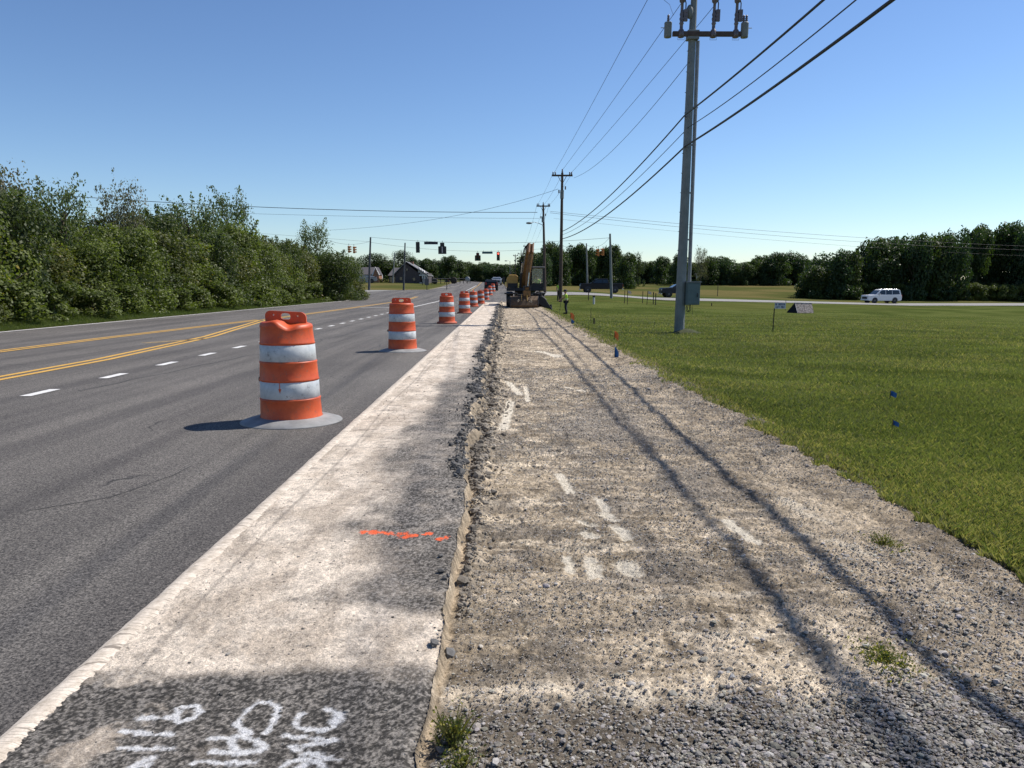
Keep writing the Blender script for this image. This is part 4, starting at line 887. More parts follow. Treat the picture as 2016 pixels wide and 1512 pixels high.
def drum(base='wide', dent=False):
    e = thing('traffic_drum', 'x', 'traffic drum')
    def ring(z0, z1, r0, r1, lip=.004): return [(r0+lip, z0), (r0+lip+.002, z0+.012), (r0, z0+.022), (r1, z1-.02), (r1+lip, z1-.008), (r1+lip, z1)]
    pr = [(.26, .03)]+ring(.04, .238, .293, .285)+[(.281, .24), (.276, .41)]+ring(.41, .593, .277, .268)+[(.264, .595), (.256, .757)]+ring(.757, .93, .255, .243)+[(.240, .955), (.225, .968), (.12, .962), (0, .96)]
    mb = MB().lathe(pr, 56)
    body = mb.build('drum_body', ORG, e)
    for z0, z1, r0, r1 in ((.243, .407, .2825, .2785), (.598, .754, .2655, .2585)): MB().lathe([(r0-.004, z0), (r0, z0+.003), (r1, z1-.003), (r1-.004, z1)], 56).build('reflective_band', SHEET, e)
    # handle: rounded plate with a round-cornered grip hole and two bolt holes left open
    W, Hh = .195, .125; out = []; 
    for k in range(9): a = math.pi/2*k/8; out.append((W-.05+.05*math.cos(a), Hh-.05+.05*math.sin(a)))
    out = [(W, 0)]+out; out = out+[(-x, z) for x, z in out[::-1]]
    hole = [(.048*abs(math.cos(a))**.7*np.sign(math.cos(a)), .072+.03*abs(math.sin(a))**.7*np.sign(math.sin(a))) for a in np.linspace(0, 2*math.pi, 25)[:-1]]
    import bmesh
    bm = bmesh.new(); ed = []
    for lp in (out, hole, [(.115+.009*math.cos(a), .085+.009*math.sin(a)) for a in np.linspace(0, 6.283, 9)[:-1]], [(-.115+.009*math.cos(a), .085+.009*math.sin(a)) for a in np.linspace(0, 6.283, 9)[:-1]]):
        vs = [bm.verts.new((x, -.014, z)) for x, z in lp]; ed += [bm.edges.new((vs[k], vs[(k+1) % len(vs)])) for k in range(len(vs))]
    bmesh.ops.triangle_fill(bm, edges=ed, use_beauty=True)
    fs = list(bm.faces); r = bmesh.ops.extrude_face_region(bm, geom=fs); bmesh.ops.translate(bm, vec=(0, .028, 0), verts=[v for v in r['geom'] if isinstance(v, bmesh.types.BMVert)]); bmesh.ops.recalc_face_normals(bm, faces=bm.faces)
    me = bpy.data.meshes.new('carry_handle'); bm.to_mesh(me); bm.free(); me.materials.append(ORG); h = bpy.data.objects.new('carry_handle', me); COL.objects.link(h); h.parent = e; h.location = (0, 0, .945)
    if base == 'wide': MB().lathe([(.30, .055), (.34, .05), (.42, .03), (.485, .008), (.49, 0), (.2, 0)], 56).build('rubber_base', RUB, e)
    else: MB().lathe([(.29, .075), (.33, .07), (.36, .05), (.37, .0), (.2, 0)], 40).build('rubber_base', mat('drum_base_orange', (.45, .10, .05), .7, 0, .3, 6) if base == 'orange' else RUB, e)
    MB().ell((-.262, .03, .755), (.018, .018, .012), 8, 6).build('bolt', BLACK, e); MB().ell((-.29, .02, .41), (.02, .02, .028), 8, 6).build('bolt', BLACK, e)
    if dent:
        for v in body.data.vertices:
            x, y, z = v.co
            if z > .8:
                a = sm(.8, .97, z)*1.0; dpt = .055*math.exp(-((x-.07)/.075)**2-((y+.19)/.13)**2)-.030*math.exp(-((x+.05)/.06)**2-((y+.12)/.12)**2)+.02*math.exp(-((x-.2)/.06)**2)
                v.co.z -= float(a)*dpt; v.co.y += float(a)*max(0, dpt)*.8*(1 if y < 0 else 0)
        body['label'] = 'crumpled orange barrel with a dented top edge'
        for ch in e.children:
            if ch.name.startswith('reflective_band'):
                pass
        mb = MB(); Rr = .2815
        def pt(a, z, r=Rr): return (r*math.cos(a), r*math.sin(a), z)
        a0 = -math.pi/2-.07; mb.add([pt(a0-.010, .415, .283), pt(a0+.010, .415, .283), pt(a0+.012, .345, .2835), pt(a0-.012, .345, .2835), pt(a0-.05, .35, .2838), pt(a0+.05, .35, .2838), pt(a0, .305, .2842)], [(0, 1, 2, 3), (4, 5, 6)])
        mb.build('arrow_mark', ORG, e)
        for v in h.data.vertices: v.co.z -= max(0, v.co.x)*.10; v.co.z *= 1.0
    return e
DR = [((575, 829), 'nearest traffic drum, with a crumpled top and small arrow on its lower white band', 0), ((793, 691), 'second nearest traffic drum, on a wide grey base, its top uncrumpled', .0), ((880, 637), 'third traffic drum from the camera, with a small arched handle', .1), ((914.5, 617), 'fourth traffic drum, standing just right of the third with a low rounded handle', -.1), ((932, 604), 'fifth traffic drum, its handle turned edge-on like a point', 1.45), ((946.5, 598), 'sixth traffic drum, turned edge-on, left of the tight far cluster', 1.5), ((957, 591.5), 'third drum from the far end of the row', .5), ((964.5, 587), 'second drum from the far end of the row', .9), ((970.5, 583.5), 'farthest traffic drum, beside the wheels of the excavator', .3)]
d1 = drum('wide', True); d2 = drum('wide'); d3 = drum('orange'); protos = [d1, d2, d3]
for i, (p, lb, rz) in enumerate(DR):
    if i < 3: e = protos[i]
    else: e = copy_tree(d3)
    g = G(p[0], p[1], .02); e.location = (g.x, g.y, .024 if g.y < 60 else float(T(g.x, g.y))+.024); e.rotation_euler = (0, 0, rz); tag(e, lb, 'traffic drum', 'traffic drums along the lane')
# ------------------------------------------------------------------ people
SKIN = mat('skin', (.38, .22, .15), .55, 0, 0); DARKC = mat('dark_cloth', (.02, .022, .03), .85, 0, .3, 8); HIVIS = mat('hi_vis_fabric', (.55, .82, .07), .7, 0, .2, 6); REFL = mat('silver_tape', (.6, .62, .6), .4, .2, 0); BOOT = mat('boot_leather', (.03, .022, .016), .7)
def skin(name, V, E, Rr, m, parent, root=0, sub=1):
    me = bpy.data.meshes.new(name); me.from_pydata(V, E, []); me.update(); me.materials.append(m)
    o = bpy.data.objects.new(name, me); COL.objects.link(o); o.parent = parent
    md = o.modifiers.new('skin', 'SKIN'); md.use_smooth_shade = True
    for i, r in enumerate(Rr):
        v = me.skin_vertices[0].data[i]; v.radius = r if hasattr(r, '__len__') else (r, r); v.use_root = (i == root)
    s_ = o.modifiers.new('sub', 'SUBSURF'); s_.levels = 1; s_.render_levels = sub; return o
def chain(V, E, Rr, start, pts):
    i = start
    for p, r in pts: V.append(p); Rr.append(r); E.append((i, len(V)-1)); i = len(V)-1
    return i
def person(loc, rz, height, label, pose='stand', armL=None, armR=None, top=HIVIS, hat=DARKC, legs=None, bulk=1.0):
    s_ = height/1.75; e = thing('person', label, 'person', loc, rz, None, (s_*bulk, s_*bulk, s_))
    V = [(0, 0, .96)]; E = []; Rr = [(.13, .1)]
    nk = chain(V, E, Rr, 0, [((0, .005, 1.12), (.125, .095)), ((0, .02, 1.32), (.16, .11)), ((0, .02, 1.44), (.11, .08)), ((0, .035, 1.50), .055)])
    chain(V, E, Rr, nk, [((0, .05, 1.58), (.075, .085)), ((0, .045, 1.66), (.082, .1)), ((0, .04, 1.73), (.055, .065))])
    legs = legs or {-1: [(-.1, 0, .9), (-.11, .05, .5), (-.11, -.02, .09), (-.12, .13, .045)], 1: [(.1, 0, .9), (.12, -.02, .5), (.14, -.08, .09), (.15, .07, .045)]}
    for k in (-1, 1): chain(V, E, Rr, 0, list(zip(legs[k], (.09, .058, .042, .035))))
    arms = {-1: armL or [(-.19, .02, 1.42), (-.24, .04, 1.16), (-.2, .26, 1.08)], 1: armR or [(.19, .02, 1.42), (.25, .02, 1.15), (.24, .2, .98)]}
    for k in (-1, 1):
        w_ = chain(V, E, Rr, 3, list(zip(arms[k], (.055, .04, .027))))
        a = Vector(arms[k][2]); d = (a-Vector(arms[k][1])).normalized(); u = Vector((0, 0, 1)); sd = d.cross(u).normalized()
        pm = a+d*.06; pi = chain(V, E, Rr, w_, [(tuple(pm), (.03, .018))])
        for f in range(4):
            o_ = sd*(.024-.016*f); l = (.036, .042, .04, .032)[f]
            chain(V, E, Rr, pi, [(tuple(pm+d*.035+o_), .009), (tuple(pm+d*(.035+l)+o_-u*.01), .008), (tuple(pm+d*(.035+l*.8)+o_-u*.04), .007)])
        chain(V, E, Rr, w_, [(tuple(a+d*.03+sd*.035*k), .011), (tuple(a+d*.07+sd*.045*k-u*.015), .009)])
    skin('body', V, E, Rr, SKIN, e)
    tv = [(0, 0, .96)]; te = []; tr = [(.145, .115)]
    for k in (-1, 1): chain(tv, te, tr, 0, list(zip(legs[k][:3], (.105, .075, .062))))
    skin('trousers', tv, te, tr, DARKC, e)
    v = [(0, .0, .86)]; ee = []; rr = [(.165, .135)]
    n_ = chain(v, ee, rr, 0, [((0, .005, 1.12), (.145, .115)), ((0, .02, 1.32), (.18, .13)), ((0, .02, 1.45), (.12, .09))])
    for k in (-1, 1):
        el = Vector(arms[k][0]).lerp(Vector(arms[k][1]), .7); chain(v, ee, rr, 2, [(arms[k][0], .068), (tuple(el), .054)])
    sh = skin('vest', v, ee, rr, top, e)
    if top is HIVIS:
        MB().lathe([(.17, -.022), (.172, .022)], 20, (0, .01, 1.1)).build('reflective_stripe', REFL, sh)
        sh.children[0].scale = (1, .8, 1)
    for k in (-1, 1):
        f = legs[k]; MB().tube([(f[2][0], f[2][1]-.03, .1), (f[2][0], f[2][1], .055), (f[3][0], f[3][1]+.05, .045)], [.058, .062, .045], 8).build('boot', BOOT, e)
    h = MB().lathe([(.125, 0), (.122, .03), (.112, .075), (.08, .12), (.03, .14), (0, .142)], 16, (0, .045, 1.665)); h.box((0, .16, 1.672), (.15, .12, .012)); h.build('cap', hat, e)
    mb = MB()
    for k in (-1, 1): mb.ell((k*.032, .133, 1.655), (.012, .008, .008), 8, 6)
    mb.build('eyes', DARKC, e); MB().ell((0, .145, 1.62), (.014, .018, .022), 8, 6).build('nose', SKIN, e); MB().ell((0, .13, 1.58), (.026, .01, .006), 8, 6).build('mouth', mat('lips', (.3, .1, .09), .6), e)
    mb = MB()
    for k in (-1, 1): mb.ell((k*.088, .04, 1.63), (.012, .02, .032), 8, 6)
    mb.build('ears', SKIN, e)
    return e
wb = G(1114, 618)
hh = at(1114, 571, wb.y).z-wb.z
person(wb, math.pi/2+.1, hh, 'worker in yellow-green vest and dark trousers standing on the grass holding a rod', armL=[(-.19, .03, 1.42), (-.22, .16, 1.2), (-.13, .34, 1.12)], armR=[(.19, .03, 1.42), (.24, .10, 1.16), (.12, .32, 1.02)], bulk=1.22)
rd = thing('grade_rod', 'thin upright measuring rod held by the worker in the vest', 'rod', (wb.x-.33*hh/1.75-.06, wb.y-.03, wb.z-.35+.3))
MB().tube([(-.09, 0, 0), (.06, 0, 1.3)], .017, 6).build('rod', mat('rod_wood', (.25, .2, .09), .7), rd)
w2 = ontop(colx(1099.5, 71.2), 71.2)
person(w2, math.pi, 1.72, 'second worker in a yellow-green vest mostly hidden behind the wooden pole')
# ------------------------------------------------------------------ excavator
EY = 55; eb = Vector((colx(1035, EY), EY, -.15)); ex = thing('wheeled_excavator', 'yellow wheeled excavator working in the strip with its boom raised towards the camera', 'excavator', eb)
q = EY/1512.0; zz0 = 564+(HC-eb.z)/q
def X_(px): return (px-1035)*q
def Z_(py): return (zz0-py)*q
TAN = mat('machine_yellow', (.50, .30, .07), .55, 0, .35, 2.2, bmp=.05); TAN2 = mat('machine_brown', (.22, .115, .035), .65, 0, .4, 4); MDK = mat('machine_dark', (.022, .022, .024), .6, 0, .3, 4); DGL = mat('dark_glass', (.02, .03, .035), .08, 0, 0, spec=.7)
def wheel(parent, c, r, wd, axis='x', name='wheel', rimm=None, n=28):
    wv = MB().lathe([(r*.6, -wd/2), (r*.93, -wd/2), (r, -wd*.36), (r, wd*.36), (r*.93, wd/2), (r*.6, wd/2)], n).build(name, BLACK, parent)
    wv.location = c; wv.rotation_euler = (0, math.pi/2, 0) if axis == 'x' else (math.pi/2, 0, 0)
    MB().lathe([(0, -wd*.42), (r*.2, -wd*.46), (r*.3, -wd*.36), (r*.62, -wd*.40), (r*.62, wd*.40), (r*.3, wd*.36), (r*.2, wd*.46), (0, wd*.42)], 16).build('rim', rimm or CHR, wv); return wv
gz = 0
for xx in (-1.12, 1.12):
    for yy_ in (1.2, 4.2): wheel(ex, (xx, yy_, .55), .55, .48, 'x', 'wheel', MDK)
MB().box((0, 2.7, .72), (1.5, 4.2, .42)).build('chassis', MDK, ex, .04); MB().box((0, 1.2, .55), (1.9, .3, .3)).build('axle', MDK, ex, .03)
MB().box((-1.05, .85, .98), (.95, .9, .10)).build('fender', MDK, ex, .03); MB().box((1.0, .85, .98), (.8, .9, .10)).build('fender', MDK, ex, .03)
MB().cyl((0, 2.8, .9), (0, 2.8, 1.15), .75, None, 24).build('slew_ring', MDK, ex)
MB().prism([(-1.35, 1.15), (1.35, 1.15), (1.35, 1.38), (-1.35, 1.38)], 1.9, 'y', 3.6).build('deck', MDK, ex, .03)
eh = MB().prism([(X_(998), 1.38), (X_(1021), 1.38), (X_(1021), Z_(545)), (X_(1017), Z_(541)), (X_(1003), Z_(541)), (X_(998), Z_(548))], 1.6, 'y', 3.6).build('engine_cover', TAN, ex, .05)
MB().box((X_(1009.5), 1.98, 1.55), (.7, .03, .3)).build('grille', MDK, eh); MB().cyl((X_(1008), 4.4, Z_(541)), (X_(1008), 4.4, Z_(534)), .05, None, 8).build('exhaust', MDK, eh)
mb = MB(); 
mb.tube([(X_(996), 2.1, 1.3), (X_(993), 2.0, 1.7), (X_(993), 2.0, Z_(548))], .02, 6); mb.box((X_(992.5), 1.95, Z_(552)), (.16, .05, .5)); mb.build('mirror', MDK, ex)
# boom: rises from the deck towards the camera, then the stick drops to the bucket
def beam(mb, pts, ws, hs):
    """rectangular beam along pts in y-z with widths in x"""
    ring = []
    for i, p in enumerate(pts):
        p = Vector(p); d = (Vector(pts[min(i+1, len(pts)-1)])-Vector(pts[max(i-1, 0)])).normalized(); nrm = Vector((1, 0, 0)).cross(d).normalized()
        ring.append([p+Vector((sx*ws[i]/2, 0, 0))+nrm*sz*hs[i]/2 for sx, sz in ((-1, -1), (1, -1), (1, 1), (-1, 1))])
    vs = [v for r in ring for v in r]; fs = [(0, 1, 2, 3), tuple(range(len(vs)-4, len(vs)))[::-1]]
    for i in range(len(pts)-1):
        for k in range(4): fs.append((i*4+k, i*4+(k+1) % 4, (i+1)*4+(k+1) % 4, (i+1)*4+k))
    return mb.add(vs, fs)
bo = beam(MB(), [(X_(1033), 2.6, 1.3), (X_(1034), 2.1, 2.0), (X_(1038), 1.3, 3.1), (X_(1041), .4, 3.9), (X_(1044), -.3, Z_(490))], [.55, .55, .45, .42, .38], [.5, .75, .7, .5, .32]).build('boom', TAN2, ex, .02)
mb = beam(MB(), [(X_(1045.5), -.45, Z_(486)), (X_(1042), -.8, Z_(515)), (X_(1038), -.9, 2.2), (X_(1036), -.95, 1.15)], [.30, .36, .30, .26], [.25, .5, .36, .26]); st_ = mb.build('stick', TAN2, ex, .02)
for xx in (X_(1041.2), X_(1048.3)): beam(MB(), [(xx, -.55, Z_(485)), (xx-.05, -.95, Z_(503))], [.1, .1], [.22, .3]).build('side_plate', mat('machine_pale', (.42, .24, .14), .6), st_, .01)
cy = MB().tube([(X_(1044), -1.15, Z_(505)), (X_(1040), -1.2, 2.4)], .075, 10).build('hydraulic_cylinder', TAN2, ex); MB().tube([(X_(1040), -1.2, 2.4), (X_(1037.5), -1.2, 1.5)], .04, 8).build('piston_rod', CHR, cy)
for xx in (-.42, .28): c2 = MB().tube([(xx*.9, 1.9, 1.2), (xx*.8+.03, 1.2, 2.4)], .085, 10).build('hydraulic_cylinder', MDK, ex); MB().tube([(xx*.8+.03, 1.2, 2.4), (xx*.7+.05, .7, 3.1)], .045, 8).build('piston_rod', CHR, c2)
mb = MB()
for k in range(3): mb.tube([(X_(1026)+k*.06, 1.9, 2.4), (X_(1025)+k*.06, 1.5, 3.3), (X_(1032)+k*.05, .6, 4.1), (X_(1039)+k*.04, -.2, 4.4)], .022, 6)
mb.tube([(X_(1049), -.5, Z_(495)), (X_(1047), -.9, Z_(520)), (X_(1045), -.8, Z_(540)), (X_(1046), 0, Z_(560))], .022, 6)
mb.build('hydraulic_hose', CBL, ex)
# quick coupler, linkage, wide grading bucket resting on the ground
MB().box((X_(1035.5), -1.0, 1.0), (.5, .35, .4)).build('coupler', TAN2, ex, .04); mb = MB(); mb.box((X_(1030), -1.15, 1.38), (.08, .3, .3)); mb.box((X_(1042), -1.15, 1.38), (.08, .3, .3)); mb.cyl((X_(1028), -1.2, 1.45), (X_(1044), -1.2, 1.45), .05, None, 8); mb.build('bucket_link', MDK, ex)
bw = (X_(1057)-X_(1005)); bc = (X_(1057)+X_(1005))/2; prof = [(-1.55, .04), (-1.62, .2), (-1.45, .55), (-1.15, .80), (-.85, .82), (-.5, .6), (-.45, .5), (-.9, .7), (-1.15, .68), (-1.38, .48), (-1.5, .2), (-1.45, .04)]
bk = MB(); bk.v = []; bk.prism([(a, z) for a, z in prof], bw/2, 'x', 0); bk.v = [(x+bc, y, z) for x, y, z in bk.v]; bko = bk.build('grading_bucket', mat('bucket_brown', (.11, .065, .03), .7, 0, .5, 3), ex, .01)
for s_ in (-1, 1): MB().prism([(-1.6, .03), (-1.6, .3), (-1.42, .62), (-1.1, .84), (-.5, .62), (-.9, .1)], .02, 'x', bc+s_*(bw/2+.021)).build('side_cutter', MDK, bko)
MB().box((bc, -1.56, .03), (bw+.08, .12, .05)).build('cutting_edge', MDK, bko); mb = MB()
for xx in (-.38, .38): mb.prism([(-1.5, .5), (-1.25, .95), (-.9, .95), (-.8, .75)], .02, 'x', bc+xx*.5)
mb.build('lug', TAN, bko)
mb = MB()
for x0, pts in ((X_(1017), [(0, .5), (.12, .62), (.05, .42), (.2, .56)]), (X_(1040), [(0, .42), (.16, .62), (.16, .36), (.0, .46), (.22, .46)])):
    for a, b in zip(pts[:-1], pts[1:]): mb.tube([(x0+a[0], -1.62+.22*max(0, (a[1]-.2))*1.2-.02, a[1]), (x0+b[0], -1.62+.22*max(0, (b[1]-.2))*1.2-.02, b[1])], .014, 4)
mb.build('worn_paint_mark', mat('worn_white', (.6, .5, .35), .7), bko)
# cab: open frame with panes, operator inside
xa_, xb_ = X_(1047), X_(1071); y0_, y1_ = 1.8, 3.3; zb, zt = 1.2, Z_(527)
cab = MB().box(((xa_+xb_)/2, (y0_+y1_)/2, zt), (xb_-xa_+.16, y1_-y0_+.2, .13)).build('cab_roof', mat('cab_roof_grey', (.16, .16, .16), .6), ex, .04)
for xx in (xa_, xb_):
    for yv in (y0_, y1_): MB().box((xx, yv, (zb+zt)/2-.03), (.11, .11, zt-zb-.1)).build('cab_post', MDK, ex, .01)
MB().box(((xa_+xb_)/2, (y0_+y1_)/2, zb+.03), (xb_-xa_+.1, y1_-y0_+.1, .1)).build('cab_floor', MDK, ex)
MB().box((xb_-.02, y0_+.2, (zb+zt)/2), (.05, .35, zt-zb-.15)).build('cab_door', MDK, ex); MB().box(((xa_+xb_)/2, y0_, zb+.28), (xb_-xa_-.1, .05, .45)).build('front_panel', MDK, ex)
GL = mat('pale_cab_glass', (.75, .88, .85), .05, 0, 0, trans=.92)
MB().box(((xa_+xb_)/2, y0_-.02, (zb+zt)/2+.2), (xb_-xa_-.12, .015, zt-zb-.62)).build('windscreen', GL, ex)
MB().box(((xa_+xb_)/2+.02, 2.85, 1.75), (.5, .12, .7)).build('seat_back', MDK, ex, .04); MB().box(((xa_+xb_)/2+.02, 2.6, 1.42), (.5, .5, .14)).build('seat', MDK, ex, .04)
op = person((eb.x+(xa_+xb_)/2+.02, eb.y+2.62, eb.z+.55), math.pi, 1.72, 'operator in a lime green shirt sitting in the excavator cab', legs={-1: [(-.1, .05, .94), (-.14, .42, .98), (-.15, .46, .58), (-.15, .58, .55)], 1: [(.1, .05, .94), (.14, .42, .98), (.15, .46, .58), (.15, .58, .55)]}, armL=[(-.19, .02, 1.42), (-.26, .1, 1.18), (-.2, .34, 1.14)], armR=[(.19, .02, 1.42), (.26, .1, 1.18), (.2, .34, 1.14)])
# lowered outrigger blade on the right
bl = MB(); bl.prism([(X_(1058), Z_(596)), (X_(1062), Z_(581)), (X_(1070), Z_(585)), (X_(1087), Z_(609)), (X_(1086), Z_(613)), (X_(1078), Z_(609)), (X_(1068), Z_(602))], .3, 'y', -.2); bl.build('outrigger_blade', MDK, ex, .03)
mb = MB(); mb.tube([(.6, .6, .95), (X_(1066), -.1, Z_(583)), (X_(1074), -.2, Z_(590))], .07, 8); mb.tube([(X_(1052), .2, Z_(577)), (X_(1066), -.1, Z_(580))], .05, 8); mb.tube([(X_(1084), -.1, Z_(612)), (X_(1083), -.1, Z_(598))], .08, 8); mb.build('outrigger_arm', MDK, ex)
# ------------------------------------------------------------------ vehicles
def vehicle(kind, loc, rz, paint, label, cat, name, L_=4.9, W_=1.9, H_=1.8, group=None):
    e = thing(name, label, cat, loc, rz, group); w_ = W_/2; l = L_/2; PM = paint
    if kind == 'suv':
        body = [(-l, .42), (-l, .95), (-l+.05, 1.08), (-l+1.2, 1.14), (l-.12, 1.12), (l, .9), (l, .42), (l-.2, .32), (-l+.2, .32)]
        cabn = [(-l+1.05, 1.12), (-l+1.75, H_-.08), (-l+2.1, H_), (l-.5, H_), (l-.25, H_-.1), (l-.1, 1.12)]
        win = [[(-l+1.38, 1.16), (-l+1.88, H_-.14), (-l+2.45, H_-.12), (-l+2.45, 1.16)], [(-l+2.52, 1.16), (-l+2.52, H_-.12), (-l+3.4, H_-.12), (-l+3.4, 1.16)], [(-l+3.47, 1.16), (-l+3.47, H_-.12), (l-.45, H_-.16), (l-.32, 1.2)]]
    else:
        body = [(-l, .55), (-l, 1.1), (-l+.1, 1.22), (-l+1.5, 1.28), (l-.02, 1.26), (l, .62), (l-.3, .5), (-l+.3, .5)]
        cabn = [(-l+1.35, 1.26), (-l+2.0, H_-.08), (-l+2.3, H_), (-l+3.5, H_), (-l+3.75, 1.26)]
        win = [[(-l+1.62, 1.3), (-l+2.1, H_-.12), (-l+2.8, H_-.1), (-l+2.8, 1.3)], [(-l+2.87, 1.3), (-l+2.87, H_-.1), (-l+3.42, H_-.12), (-l+3.58, 1.3)]]
    MB().prism(body, w_, 'y').build('body', PM, e, .07); hz = 1.12 if kind == 'suv' else 1.26; hw = lambda z: w_*(.95-.17*(z-hz)/(H_-hz))
    MB().prism(cabn, hw, 'y').build('cabin', PM, e, .04)
    for s_ in (-1, 1):
        for wn in win:
            mb = MB(); vs = [(a, s_*(hw(z)+.006), z) for a, z in wn]+[(a, s_*(hw(z)-.02), z) for a, z in wn]; n = len(wn); mb.add(vs, [tuple(range(n)), tuple(range(n, 2*n))]+[(i, (i+1) % n, (i+1) % n+n, i+n) for i in range(n)]); mb.build('side_window', DGL, e)
    (a0, z0), (a1, z1) = cabn[0], cabn[1]; nx, nz = -(z1-z0), (a1-a0); ln = math.hypot(nx, nz); nx, nz = nx/ln*.012, nz/ln*.012
    mb = MB(); f_ = lambda t_: (a0+(a1-a0)*t_+nx, z0+(z1-z0)*t_+nz); (p0, q0), (p1, q1) = f_(.1), f_(.95); mb.add([(p0, -hw(q0)*.92, q0), (p0, hw(q0)*.92, q0), (p1, hw(q1)*.92, q1), (p1, -hw(q1)*.92, q1)], [(0, 1, 2, 3)]); mb.build('windscreen', DGL, e)
    (a0, z0), (a1, z1) = cabn[-1], cabn[-2]; mb = MB(); f_ = lambda t_: (a0+(a1-a0)*t_+.012, z0+(z1-z0)*t_); (p0, q0), (p1, q1) = f_(.2), f_(.92); mb.add([(p0, -hw(q0)*.88, q0), (p0, hw(q0)*.88, q0), (p1, hw(q1)*.88, q1), (p1, -hw(q1)*.88, q1)], [(0, 1, 2, 3)]); mb.build('rear_window', DGL, e)
    r = .37 if kind == 'suv' else .42
    for xx in (-l+.95, l-1.0):
        for s_ in (-1, 1):
            wheel(e, (xx, s_*(w_-.1), r), r, .24, 'y', 'wheel', mat('alloy_rim', (.18, .18, .19), .4, .6)); MB().cyl((xx, s_*(w_-.2), r+.02), (xx, s_*(w_+.004), r+.02), r+.03, None, 24).build('wheel_arch', MDK, e)
    for s_ in (-1, 1):
        MB().box((-l-.005, s_*(w_-.28), .86 if kind == 'suv' else .98), (.06, .36, .16)).build('headlight', mat('lamp_clear', (.6, .62, .64), .2), e, .02); MB().box((l+.003, s_*(w_-.14), .95), (.05, .2, .32)).build('tail_light', mat('tail_red', (.28, .015, .012), .3), e, .02)
        MB().box((-l+1.55, s_*(w_+.06), 1.2 if kind == 'suv' else 1.36), (.12, .2, .15)).build('side_mirror', PM, e, .03)
    MB().box((-l-.01, 0, .72), (.05, W_*.62, .3)).build('grille', MDK, e, .02); MB().box((l+.02, 0, .5), (.12, W_*.9, .16)).build('rear_bumper', MDK if kind == 'suv' else CHR, e, .02); MB().box((-l-.03, 0, .45), (.12, W_*.92, .16)).build('front_bumper', CHR if kind != 'suv' else PM, e, .03)
    if kind == 'suv':
        mb = MB(); [mb.tube([(-l+2.2, s_*w_*.62, H_+.03), (l-.6, s_*w_*.62, H_+.03)], .02, 6) for s_ in (-1, 1)]; mb.build('roof_rail', CHR, e)
    return e
BLK = mat('black_car_paint', (.008, .009, .012), .42, 0, 0, spec=.25); NVY = mat('navy_car_paint', (.012, .016, .026), .4, 0, 0, spec=.3); WHT = mat('white_car_paint', (.68, .69, .70), .3, 0, 0); SLV = mat('silver_car_paint', (.35, .36, .38), .3, .4, 0)
def road_at(px, Y): x = colx(px, Y); return (x, Y, float(T(x, Y))+.02)
sv_y = 106.5; p = road_at(1724, sv_y); vehicle('suv', (p[0], p[1], p[2]), math.atan(.11)+0, WHT, 'white sport utility vehicle driving left on the road at the far right', 'suv', 'parked_suv' if 0 else 'sport_utility_vehicle', 4.85, 1.88, 1.85)
p = road_at(1180, 103); p = (p[0], 103, p[2]-.0); vehicle('pickup', p, math.atan(-.02), BLK, 'black pickup truck crossing beyond the lawn behind the slim grey pole', 'pickup truck', 'pickup_truck', 5.5, 1.95, 1.85)
p = road_at(1328, 104.5); vehicle('pickup', p, math.atan(.05), NVY, 'dark vehicle half hidden behind the steel pole', 'pickup truck', 'pickup_truck', 4.6, 1.9, 1.75)
p = road_at(967.5, 112); vehicle('suv', p, -math.pi/2+.04, BLK, 'dark car ahead in the lane beside the farthest drums', 'car', 'car', 4.6, 1.85, 1.5)
p = road_at(978.5, 150); vehicle('suv', p, math.pi/2+.03, SLV, 'smaller car farther along the road beyond the dark car', 'car', 'car', 4.6, 1.8, 1.5)
h0 = G(735, 556.5); 
vehicle('suv', (h0.x-.6, h0.y-3, float(T(h0.x-.6, h0.y-3))), .15, mat('grey_car_paint', (.26, .27, .29), .35, .3, 0), 'silver car parked in front of the brick-gabled house', 'car', 'car', 3.6, 1.7, 1.2)
# ------------------------------------------------------------------ houses
ROOF = mat('shingle_roof', (.15, .15, .155), .9, 0, .25, 2); ROOFD = mat('dark_shingle_roof', (.07, .065, .07), .9, 0, .25, 2); BRK = mat('brick', (.30, .15, .09), .9, 0, .3, 3); DBR = mat('dark_brick_wall', (.075, .06, .06), .9, 0, .3, 3); TRIM = mat('white_trim', (.62, .61, .58), .7, 0, .1, 3); PW = mat('pale_siding', (.38, .39, .42), .8, 0, .1)
hb = G(800, 557); HY = hb.y; hq = HY/1512; H = thing('house', 'grey gabled house with pale shingle roof and white columned porch at its right end', 'house', hb)
hx = lambda px: (px-800)*hq
hz = lambda py: (557-py)*hq
# main gable faces the camera: peak at 801,518; eaves down to 781,541 and 826,541
gw0, gw1 = hx(779), hx(826); pk = (hx(801), hz(518.5)); ev = hz(540)
MB().prism([(gw0, -.5), (gw0, ev), (pk[0], pk[1]-.25), (gw1, ev), (gw1, -.5)], 5.5, 'y', 5.5).build('gable_wall', DBR, H)
rf = MB(); 
for (x0, z0, x1, z1) in ((gw0-.4, ev-.35, pk[0], pk[1]), (hx(842), hz(543.5), pk[0]-.01, pk[1]+.005)):
    dz = .16; rf.add([(x0, -.35, z0), (x1, -.35, z1), (x1, 11.2, z1), (x0, 11.2, z0), (x0, -.35, z0+dz), (x1, -.35, z1+dz), (x1, 11.2, z1+dz), (x0, 11.2, z0+dz)], [(0, 1, 2, 3), (4, 5, 6, 7), (0, 1, 5, 4), (1, 2, 6, 5), (2, 3, 7, 6), (3, 0, 4, 7)])
rfo = rf.build('roof', ROOF, H)
MB().prism([(hx(764), -.5), (hx(764), ev-.1), (gw0, ev-.1), (gw0, -.5)], 4.2, 'y', 6.2).build('side_wing', mat('pale_wing', (.12, .10, .095), .9), H)
